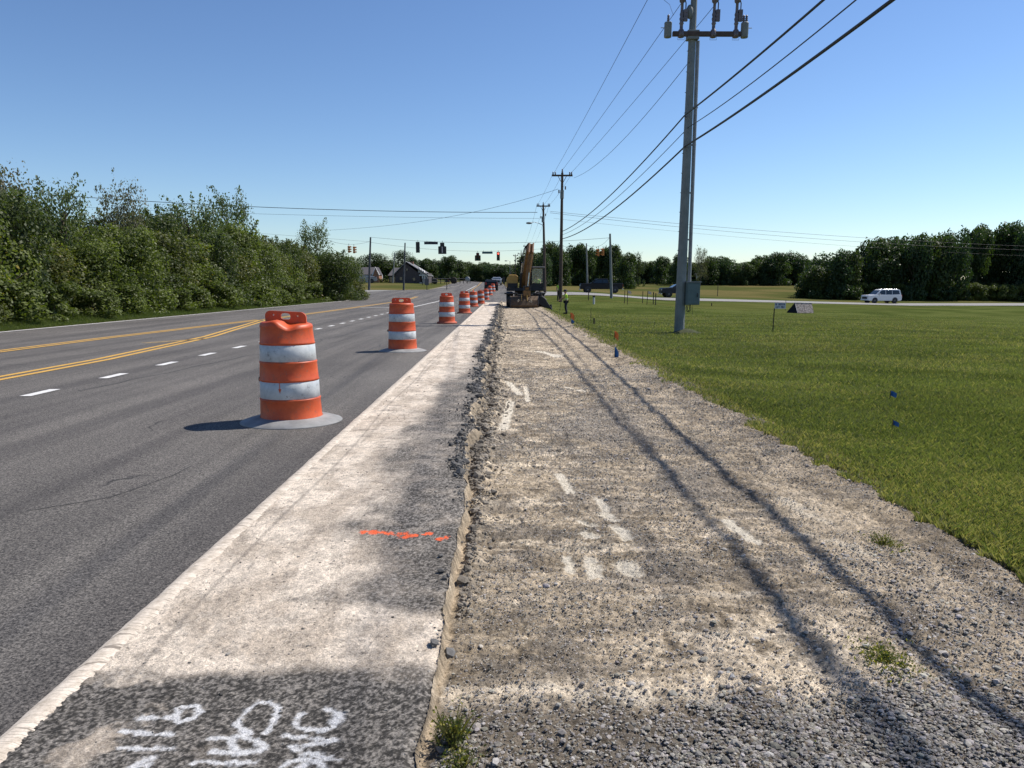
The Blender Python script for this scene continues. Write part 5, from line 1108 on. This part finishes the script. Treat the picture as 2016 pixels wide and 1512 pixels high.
MB().add([(hx(762.5), 1.4, ev-.3), (gw0+.5, 1.4, ev-.3), (gw0+.5, 6.2, hz(527)), (hx(768), 6.2, hz(527)), (hx(762.5), 11, ev-.3), (gw0+.5, 11, ev-.3)], [(0, 1, 2, 3), (3, 2, 5, 4), (0, 3, 4)]).build('wing_roof', ROOFD, H)
MB().box((hx(833.5), 5.5, hz(548)), (hx(841)-hx(826), 8, 2.0*1)).build('porch_wall', DBR, H)
for pxx in (831.5, 835.5, 839.5): MB().box((hx(pxx), .1, hz(549)), (.22, .22, hz(541)-hz(557))).build('porch_column', TRIM, H)
MB().box((hx(834), .05, hz(542.5)), (hx(843)-hx(825), .3, .22)).build('porch_beam', TRIM, H)
MB().box((hx(834), .4, .0), (hx(843)-hx(826), 1.2, .25)).build('porch_floor', mat('concrete', (.4, .38, .34), .9), H)
for pxx in (824.5, 828.5, 832.5):
    z0 = float(np.interp(pxx, [801, 842], [hz(518.5), hz(543.5)])); d_ = MB().prism([(-.2, z0-.5), (-.2, z0+.2), (0, z0+.5), (.2, z0+.2), (.2, z0-.5)], .7, 'y', 1.2); d_.v = [(x+hx(pxx), y, z) for x, y, z in d_.v]; d_ = d_.build('dormer', TRIM, H)
    MB().box((hx(pxx), .48, z0+.0), (.2, .04, .3)).build('window', DGL, d_); 
for pxx, pz, ww, hh_ in ((790, 549, .6, .7), (802, 532, .45, .55), (815, 550, .6, .7)):
    f = MB().box((hx(pxx), -.03, hz(pz)), (ww, .06, hh_)).build('window', DBR, H); MB().box((hx(pxx), -.07, hz(pz)), (ww-.16, .03, hh_-.16)).build('pane', DGL, f)
MB().box((hx(771), 1.95, hz(551)), (1.0, .06, 1.0)).build('window', DGL, H)
MB().box((hx(805), 6, pk[1]-.1), (.6, .6, .8)).build('chimney', BRK, H)
kb = G(728, 556); kq = kb.y/1512; K = thing('house', 'low house with dark roof and orange brick gable behind the dark signal pole', 'house', kb); kx = lambda px: (px-728)*kq; kz = lambda py: (556-py)*kq
MB().box((kx(722), 4, kz(551)), (kx(742)-kx(702), 7, kz(540)-kz(562))).build('wall', PW, K)
MB().add([(kx(700), .2, kz(541)), (kx(739), .2, kz(541)), (kx(739), 4.2, kz(526.5)), (kx(703), 4.2, kz(526.5)), (kx(700), 8.2, kz(541)), (kx(739), 8.2, kz(541))], [(0, 1, 2, 3), (3, 2, 5, 4), (0, 3, 4), (1, 5, 2)]).build('roof', ROOFD, K)
g_ = MB().prism([(kx(735), kz(557)), (kx(735), kz(542)), (kx(740.5), kz(529)), (kx(746.5), kz(542)), (kx(746.5), kz(557))], 2, 'y', 1.6).build('brick_gable', BRK, K)
mb = MB(); mb.tube([(kx(734.3), -.45, kz(542.5)), (kx(740.5), -.45, kz(528)), (kx(747.2), -.45, kz(542.5))], .12, 4); mb.build('gable_trim', TRIM, g_)
MB().prism([(kx(734), kz(542)), (kx(740.5), kz(527.3)), (kx(747.5), kz(542)), (kx(740.5), kz(528.6))], 2.2, 'y', 1.8).build('gable_roof', ROOFD, g_)
MB().box((kx(715), .46, kz(550)), (1.0, .06, .9)).build('window', DGL, K); MB().box((kx(725), .46, kz(551)), (.9, .06, 1.4)).build('door', TRIM, K)
# far barn and pale sheds under the right-hand tree line
fb = ontop(colx(1450, 166), 166); fq = 166/1512; F2 = thing('barn', 'long dark open shed with a thin pale roof edge under the far trees', 'shed', fb)
MB().box((0, 3, 1.3), (6.4, 5, 2.6)).build('wall', DBR, F2); MB().box((0, 2.9, 2.85), (7.0, 6.2, .14)).build('roof', STEELL, F2); mb = MB(); [mb.box((k*1.5, -.1, 1.3), (.14, .14, 2.6)) for k in (-2, -1, 0, 1, 2)]; mb.build('posts', DBR, F2)
fc = ontop(colx(1396, 167), 167); F3 = thing('house', 'small pale house glimpsed between trunks just right of the steel pole', 'house', fc)
MB().box((0, 3, 1.2), (4.6, 5, 2.4)).build('wall', PW, F3); MB().prism([(-2.6, 2.35), (0, 3.3), (2.6, 2.35)], 2.9, 'y', 3).build('roof', ROOFD, F3); [MB().box((k, .46, 1.3), (.7, .1, .9)).build('window', DGL, F3) for k in (-1.4, 1.5)]; MB().box((.1, .46, 1.0), (.8, .1, 1.9)).build('door', DBR, F3)
# ------------------------------------------------------------------ left-hand field: fence, mailbox, bales, sidewalk
FB = mat('fence_black', (.02, .02, .022), .7)
fa = ontop(colx(835, 141), 141); fb2 = ontop(colx(927, 176), 176); fe = thing('field_fence', 'low black rail fence across the field beyond the junction', 'fence', fa)
mb = MB(); nn = 12
for k in range(nn+1):
    t_ = k/nn; x = fa.x+(fb2.x-fa.x)*t_; y = fa.y+(fb2.y-fa.y)*t_; z = float(T(x, y)); MB().box((x-fa.x, y-fa.y, z-fa.z+.55), (.12, .12, 1.2)).build('post', FB, fe)
    if k < nn:
        x2 = fa.x+(fb2.x-fa.x)*(k+1)/nn; y2 = fa.y+(fb2.y-fa.y)*(k+1)/nn; z2 = float(T(x2, y2))
        for hh_ in (.5, 1.0): mb.tube([(x-fa.x, y-fa.y, z-fa.z+hh_), (x2-fa.x, y2-fa.y, z2-fa.z+hh_)], .04, 4)
mb.build('rails', FB, fe)
mbx = thing('mailbox', 'dark mailbox on a post beside the pavement beyond the junction', 'mailbox', ontop(colx(882, 116), 116)); MB().box((0, 0, .55), (.1, .1, 1.1)).build('post', FB, mbx)
o = MB().prism([(-.32, 0), (-.32, .2), (-.2, .32), (.2, .32), (.32, .2), (.32, 0)], .2, 'y'); o.v = [(x+.12, y, z+1.1) for x, y, z in o.v]; o = o.build('box', FB, mbx); MB().box((.30, -.22, 1.35), (.05, .02, .2)).build('flag', mat('flag_red', (.4, .03, .02), .6), o)
for px, py, s_, lb in ((848, 550, 1.3, 'dark round hay bale nearest the grey gabled house'), (893.5, 555.5, 1.1, 'dark round hay bale in the field right of the mailbox'), (856, 556, .9, 'dark upright bale beside the fence'), (737, 553, 0, '')):
    if not s_: continue
    p = G(px, py+3); o = MB().lathe([(0, -.6), (s_*.55, -.6), (s_*.6, -.5), (s_*.6, .5), (s_*.55, .6), (0, .6)], 20); o.v = [(a, c, b) for a, b, c in o.v]; o = o.build('hay_bale', mat('dark_hay', (.05, .042, .03), .95, 0, .4, 5, bmp=.5)); o.location = (p.x, p.y, p.z+s_*.58); tag(o, lb, 'hay bale', 'dark bales in the field')
for px, py, top, lb in ((843.5, 571, 545, 'dark backed road sign on a post right of the grey gabled house'), (922.5, 563, 545, 'round pale sign on a thin post at the edge of the far field')):
    Y = 112 if px < 900 else 170; b_ = ontop(colx(px, Y), Y); h = at(px, top, Y).z-b_.z; e = thing('road_sign', lb, 'road sign', b_); MB().cyl((0, 0, -.1), (0, 0, h), .05, None, 8).build('post', FB, e)
    if px < 900: MB().box((0, -.06, h-.7), (.6, .04, .9)).build('sign_panel', mat('sign_back', (.10, .10, .10), .6), e, .02)
    else: o = MB().lathe([(0, 0), (.55, 0), (.55, .04), (0, .04)], 20); o.v = [(a, -.1-c, b+h-.5) for a, b, c in o.v]; o.build('sign_panel', mat('sign_pale', (.35, .36, .33), .6), e)
sw = [G(*p) for p in ((846, 570), (862, 567.5), (885, 566), (905, 562.5), (926, 557.5))]
mb = MB()
for i in range(len(sw)-1):
    a, b = sw[i], sw[i+1]; n_ = 6
    for k in range(n_):
        p, q_ = a.lerp(b, k/n_), a.lerp(b, (k+1)/n_); wv = 1.1
        mb.add([(p.x, p.y-wv, float(T(p.x, p.y-wv))+.06), (q_.x, q_.y-wv, float(T(q_.x, q_.y-wv))+.06), (q_.x, q_.y+wv, float(T(q_.x, q_.y+wv))+.06), (p.x, p.y+wv, float(T(p.x, p.y+wv))+.06)], [(0, 1, 2, 3)])
tag(mb.build('sidewalk', mat('pale_concrete', (.50, .46, .38), .9)), kind='structure')
for px, py, lb in ((746, 554, 'rust-brown shrub beside the brick gable'), (757, 554, 'rust-brown shrub left of the grey gabled house')):
    p = G(px, py+2); plant('bush', p.x, p.y, .9, 1.6, lb, 'shrub')
# ------------------------------------------------------------------ small things on the lawn
STK = mat('stake_dark', (.045, .035, .025), .85); OFL = mat('orange_flag', (.80, .20, .04), .6, 0, .15, 8); BFL = mat('blue_flag', (.03, .13, .34), .6, 0, .2, 8); PFL = mat('pale_pink_flag', (.75, .55, .45), .6, 0, .1, 8)
def stake(px, pyb, pyt, label, flag=None, r=.012, fs=(.12, .1), name='survey_stake', cat='stake', group='survey stakes', lean=0, low=None, m=STK):
    b_ = G(px, pyb); h = at(px, pyt, b_.y).z-b_.z; e = thing(name, label, cat, b_, 0, group)
    MB().tube([(0, 0, -.08), (lean, 0, h)], r, 6).build('stick', m, e)
    if flag:
        mb = MB(); w_, hh_ = fs; k = 5; vs = []
        for i_ in range(k+1): t_ = i_/k; vs += [(lean+w_*t_, .03*math.sin(t_*5)-.01, h-.01-hh_*.5*t_*t_), (lean+w_*t_, .03*math.sin(t_*5+.7)-.01, h-hh_-hh_*.6*t_)]
        mb.add(vs, [(2*i_, 2*i_+1, 2*i_+3, 2*i_+2) for i_ in range(k)]); mb.build('flag', flag, e)
    if low: MB().box((0, -.01, h*.12), (.07, .02, .24)).build('low_ribbon', low, e)
    return e
stake(1209, 672, 651, 'orange flag on a wire left of the shadow of the steel pole', OFL, .006, (.10, .17), 'marker_flag', 'flag', 'marker flags', .01)
stake(1210, 701, 682, 'dark blue flag at the grass edge below the nearest orange flag', BFL, .006, (.08, .26), 'marker_flag', 'flag', 'marker flags')
stake(1123, 632, 615, 'orange flag just right of the worker by the strip', OFL, .006, (.16, .22), 'marker_flag', 'flag', 'marker flags'); stake(1124.5, 638, 628, 'small bluish flag just below the orange flag near the worker', BFL, .006, (.12, .2), 'marker_flag', 'flag', 'marker flags')
stake(1751, 785, 768, 'blue flag in the lawn at the far right', BFL, .005, (.07, .07), 'marker_flag', 'flag', 'marker flags', .01); stake(1757, 842, 826, 'small blue flag nearest the camera at the right', BFL, .005, (.05, .05), 'marker_flag', 'flag', 'marker flags')
stake(1163, 637, 606, 'thin tall stake on the lawn right of the worker'); stake(1169.5, 638, 626, 'short thick dark stake beside the thin tall one', r=.04)
stake(1229.5, 597, 572, 'left stake of the pair with a pale flag right of the slim pole', r=.03); stake(1235, 599, 572, 'stake with a drooping pale flag right of the slim pole', PFL, .03, (.32, .2)); stake(1265, 596, 573, 'plain dark stake left of the second pale flag', r=.035)
stake(1273.5, 599, 573, 'stake with a pale flag in the middle of the lawn', PFL, .03, (.32, .2), lean=.05); stake(1286, 599, 575, 'left stake of the plain pair nearest the steel pole', r=.045); stake(1290.5, 600, 577, 'right stake of the plain pair nearest the steel pole', r=.045)
stake(1158.5, 591, 572, 'dark short post on the lawn below the bonnet of the pickup', r=.045); stake(1401, 602, 596.5, 'tiny brown peg in the lawn right of the control cabinet', r=.05); stake(1363, 619, 599, 'thin dark rod in the lawn below the control cabinet', r=.012); stake(1546, 611, 590, 'thin dark stake left of the mottled A-frame shelter', r=.02); stake(1412.5, 583, 560, 'pale-topped post on the far side of the road right of the cabinet', r=.05); stake(1289, 640, 634, 'small green peg in the lawn left of the steel pole', r=.012)
b_ = G(1169, 598.5); e = thing('vent_pipe', 'short white capped pipe standing on the lawn left of the slim grey pole', 'pipe', b_); h = at(1169, 585, b_.y).z-b_.z; MB().cyl((0, 0, -.1), (0, 0, h), .09, None, 14).build('pipe', TRIM, e); MB().cyl((0, 0, h), (0, 0, h+.12), .12, None, 14).build('cap', FB, e)
# small two-line sign on a single post
b_ = G(1521.5, 652); q = b_.y/1512; e = thing('lawn_sign', 'small white sign with two lines of dark lettering on a thin dark post', 'sign', b_); h = at(1521.5, 596, b_.y).z-b_.z
MB().box((0, 0, h*.42-.03), (.035, .025, h*.84)).build('post', STK, e); pn = MB().box((.225, -.02, h-.12), (.45, .012, .235)).build('sign_panel', mat('sign_white', (.55, .57, .60), .5), e)
rr = random.Random(4)
def glyphs(word, x0, z0, w_, h_):
    mb = MB(); n_ = len(word); cw = w_/n_
    FN = {'B': 'lTMbru', 'E': 'lTMb', 'M': 'lrT', 'D': 'lTbr', 'I': 'c', 'C': 'lTb', 'A': 'lTMr', 'L': 'lb', 'G': 'lTbR', 'F': 'lTM', 'T': 'Tc', 'O': 'lTbr', 'P': 'lTMu', 'N': 'lTr', 'R': 'lTMur', 'S': 'TMbR', 'X': 'lrM', '2': 'TMbu', '0': 'lTbr', '6': 'lTMbR', '1': 'c', ' ': ''}
    for i_, ch in enumerate(word):
        x = x0+cw*(i_+.5); a = cw*.34; t_ = h_*.17
        for c in FN.get(ch, 'lTb'):
            if c == 'l': mb.box((x-a, -.029, z0), (t_, .004, h_))
            if c == 'r': mb.box((x+a, -.0292, z0), (t_, .004, h_))
            if c == 'R': mb.box((x+a, -.0292, z0-h_*.25), (t_, .004, h_*.5))
            if c == 'u': mb.box((x+a, -.0288, z0+h_*.25), (t_, .004, h_*.5))
            if c == 'c': mb.box((x, -.0291, z0), (t_, .004, h_))
            if c == 'T': mb.box((x, -.0295, z0+h_/2-t_/2), (cw*.7, .004, t_))
            if c == 'M': mb.box((x, -.0296, z0), (cw*.66, .004, t_))
            if c == 'b': mb.box((x, -.0294, z0-h_/2+t_/2), (cw*.7, .004, t_))
    return mb
gm = mat('sign_navy', (.03, .035, .12), .5); glyphs('BE MEDICAL', .02, h-.065, .41, .075).build('lettering', gm, pn); glyphs('GIFT 2061', .04, h-.175, .37, .075).build('lettering', gm, pn)
# A-frame shelter
b_ = G(1574, 616); q = b_.y/1512; e = thing('frame_shelter', 'low A-frame shelter with mottled grey side and dark open end on the lawn', 'shelter', b_, -.12)
m, t, bb = newmat('mottled_cover'); vo = N(t, 'ShaderNodeTexVoronoi'); vo.inputs['Scale'].default_value = 14; tcn = N(t, 'ShaderNodeTexCoord'); t.links.new(tcn.outputs['Object'], vo.inputs[0])
t.links.new(ramp(t, noise(t, 9, 5, .8), .40, .60, (.045, .035, .032), (.50, .43, .38)), bb.inputs['Base Color']); bb.inputs['Roughness'].default_value = .9
hh_ = 19.5*q; xl_, xr_ = -24*q, 24*q; x1_ = -7*q
# prism whose ridge runs left to right; shade-painted triangular end turned half to the camera
A0 = (xl_, .0, 0); A1 = (x1_, -.55, 0); A2 = (x1_-.22*q*20, -.2, hh_)
MB().add([(x1_, -.6, 0), (x1_-4*q, -.1, hh_), (xr_-2*q, .1, hh_*.97), (xr_, -.5, 0), (x1_+.03, -.55, 0), (x1_-4*q+.02, -.05, hh_-.03), (xr_-2*q, .15, hh_*.97-.03), (xr_-.02, -.45, 0)], [(0, 1, 2, 3), (4, 5, 6, 7), (0, 1, 5, 4), (1, 2, 6, 5), (2, 3, 7, 6), (3, 0, 4, 7)]).build('front_cover', m, e)
MB().add([(xl_, .25, 0), (x1_-4*q, -.08, hh_-.01), (xr_-2*q, .12, hh_*.97-.01), (xr_+.1, .75, 0), (xl_+.03, .2, 0)], [(0, 1, 2, 3)]).build('back_cover', m, e)
MB().add([(xl_+.02, .22, 0), (x1_-.02, -.58, 0), (x1_-4*q, -.1, hh_-.02)], [(0, 1, 2)]).build('end_shade_sheet', mat('painted_inner_shade', (.008, .008, .012), .9), e)  # near-black sheet across the end, coloured to stand for the shade inside
MB().tube([(x1_, -.6, 0), (x1_-4*q, -.1, hh_), (xr_-2*q, .1, hh_*.97)], .025, 6).build('edge_pole', STEELL, e)
# ------------------------------------------------------------------ weeds in the foreground
def weed(px, py, n, hgt, spread, label, seed, z=0.0, cols=((.05, .055, .02), (.16, .14, .06)), leafy=True):
    g = np.random.default_rng(seed); p = G(px, py, z); e_ = []
    a = g.uniform(0, 6.283, n); r = np.abs(g.normal(0, spread, n)); x = p.x+np.cos(a)*r; y = p.y+np.sin(a)*r*1.6; h = hgt*g.uniform(.35, 1, n)*np.exp(-(r/spread/1.8)**2); lx = g.normal(0, .35, n)*h; ly = g.normal(0, .35, n)*h; wd = .0011
    zz = np.full(n, z-.02); da = g.uniform(0, 6.283, n); dx, dy = np.cos(da)*wd, np.sin(da)*wd
    V = np.zeros((n, 4, 3)); V[:, 0] = np.stack([x-dx, y-dy, zz], 1); V[:, 1] = np.stack([x+dx, y+dy, zz], 1); V[:, 2] = np.stack([x+lx*.5+dx, y+ly*.5+dy, zz+h*.6], 1); V[:, 3] = np.stack([x+lx, y+ly, zz+h], 1)
    c = lerp3(cols[0], cols[1], g.random(n)); F = np.array([[0, 1, 2, 3]])+np.arange(n)[:, None]*4; V = V.reshape(-1, 3); C = np.repeat(c, 4, 0)
    if leafy:
        m_ = n*5; idx = g.integers(0, n, m_); t_ = g.uniform(.2, 1, m_); q_ = np.stack([x[idx]+lx[idx]*t_, y[idx]+ly[idx]*t_, zz[idx]+h[idx]*t_], 1)+g.normal(0, .008, (m_, 3)); u = g.normal(size=(m_, 3)); u /= np.linalg.norm(u, axis=1)[:, None]; v = np.cross(u, g.normal(size=(m_, 3))); v /= np.linalg.norm(v, axis=1)[:, None]; s_ = g.uniform(.003, .009, (m_, 1))
        W = np.stack([q_-u*s_, q_+v*s_*.45, q_+u*s_, q_-v*s_*.45], 1).reshape(-1, 3); F = np.concatenate([F, np.array([[0, 1, 2, 3]])+n*4+np.arange(m_)[:, None]*4]); V = np.concatenate([V, W]); C = np.concatenate([C, np.repeat(lerp3((.05, .075, .02), (.30, .26, .05), g.random(m_)**2), 4, 0)])
    V = V-np.array([p.x, p.y, z]); o = npmesh('weed', V, F, MLEAF, C); o.location = (p.x, p.y, z); return tag(o, label, 'weed')
weed(893, 1455, 130, .14, .03, 'straggly green and yellow weed growing at the foot of the pavement edge', 1, 0)
weed(905, 1505, 90, .07, .04, 'small weedy tuft just below the straggly weed', 2, 0)
weed(1745, 1290, 260, .03, .07, 'patch of low yellow-green weeds at the right edge of the gravel', 3, -.02); weed(1590, 1475, 50, .02, .02, 'tiny green weed among the largest gravel stones', 4, -.03)
p = G(1762, 1060); weed(1740, 1075, 200, .1, .08, 'grassy tuft where the lawn meets the gravel at the right', 5, -.08)
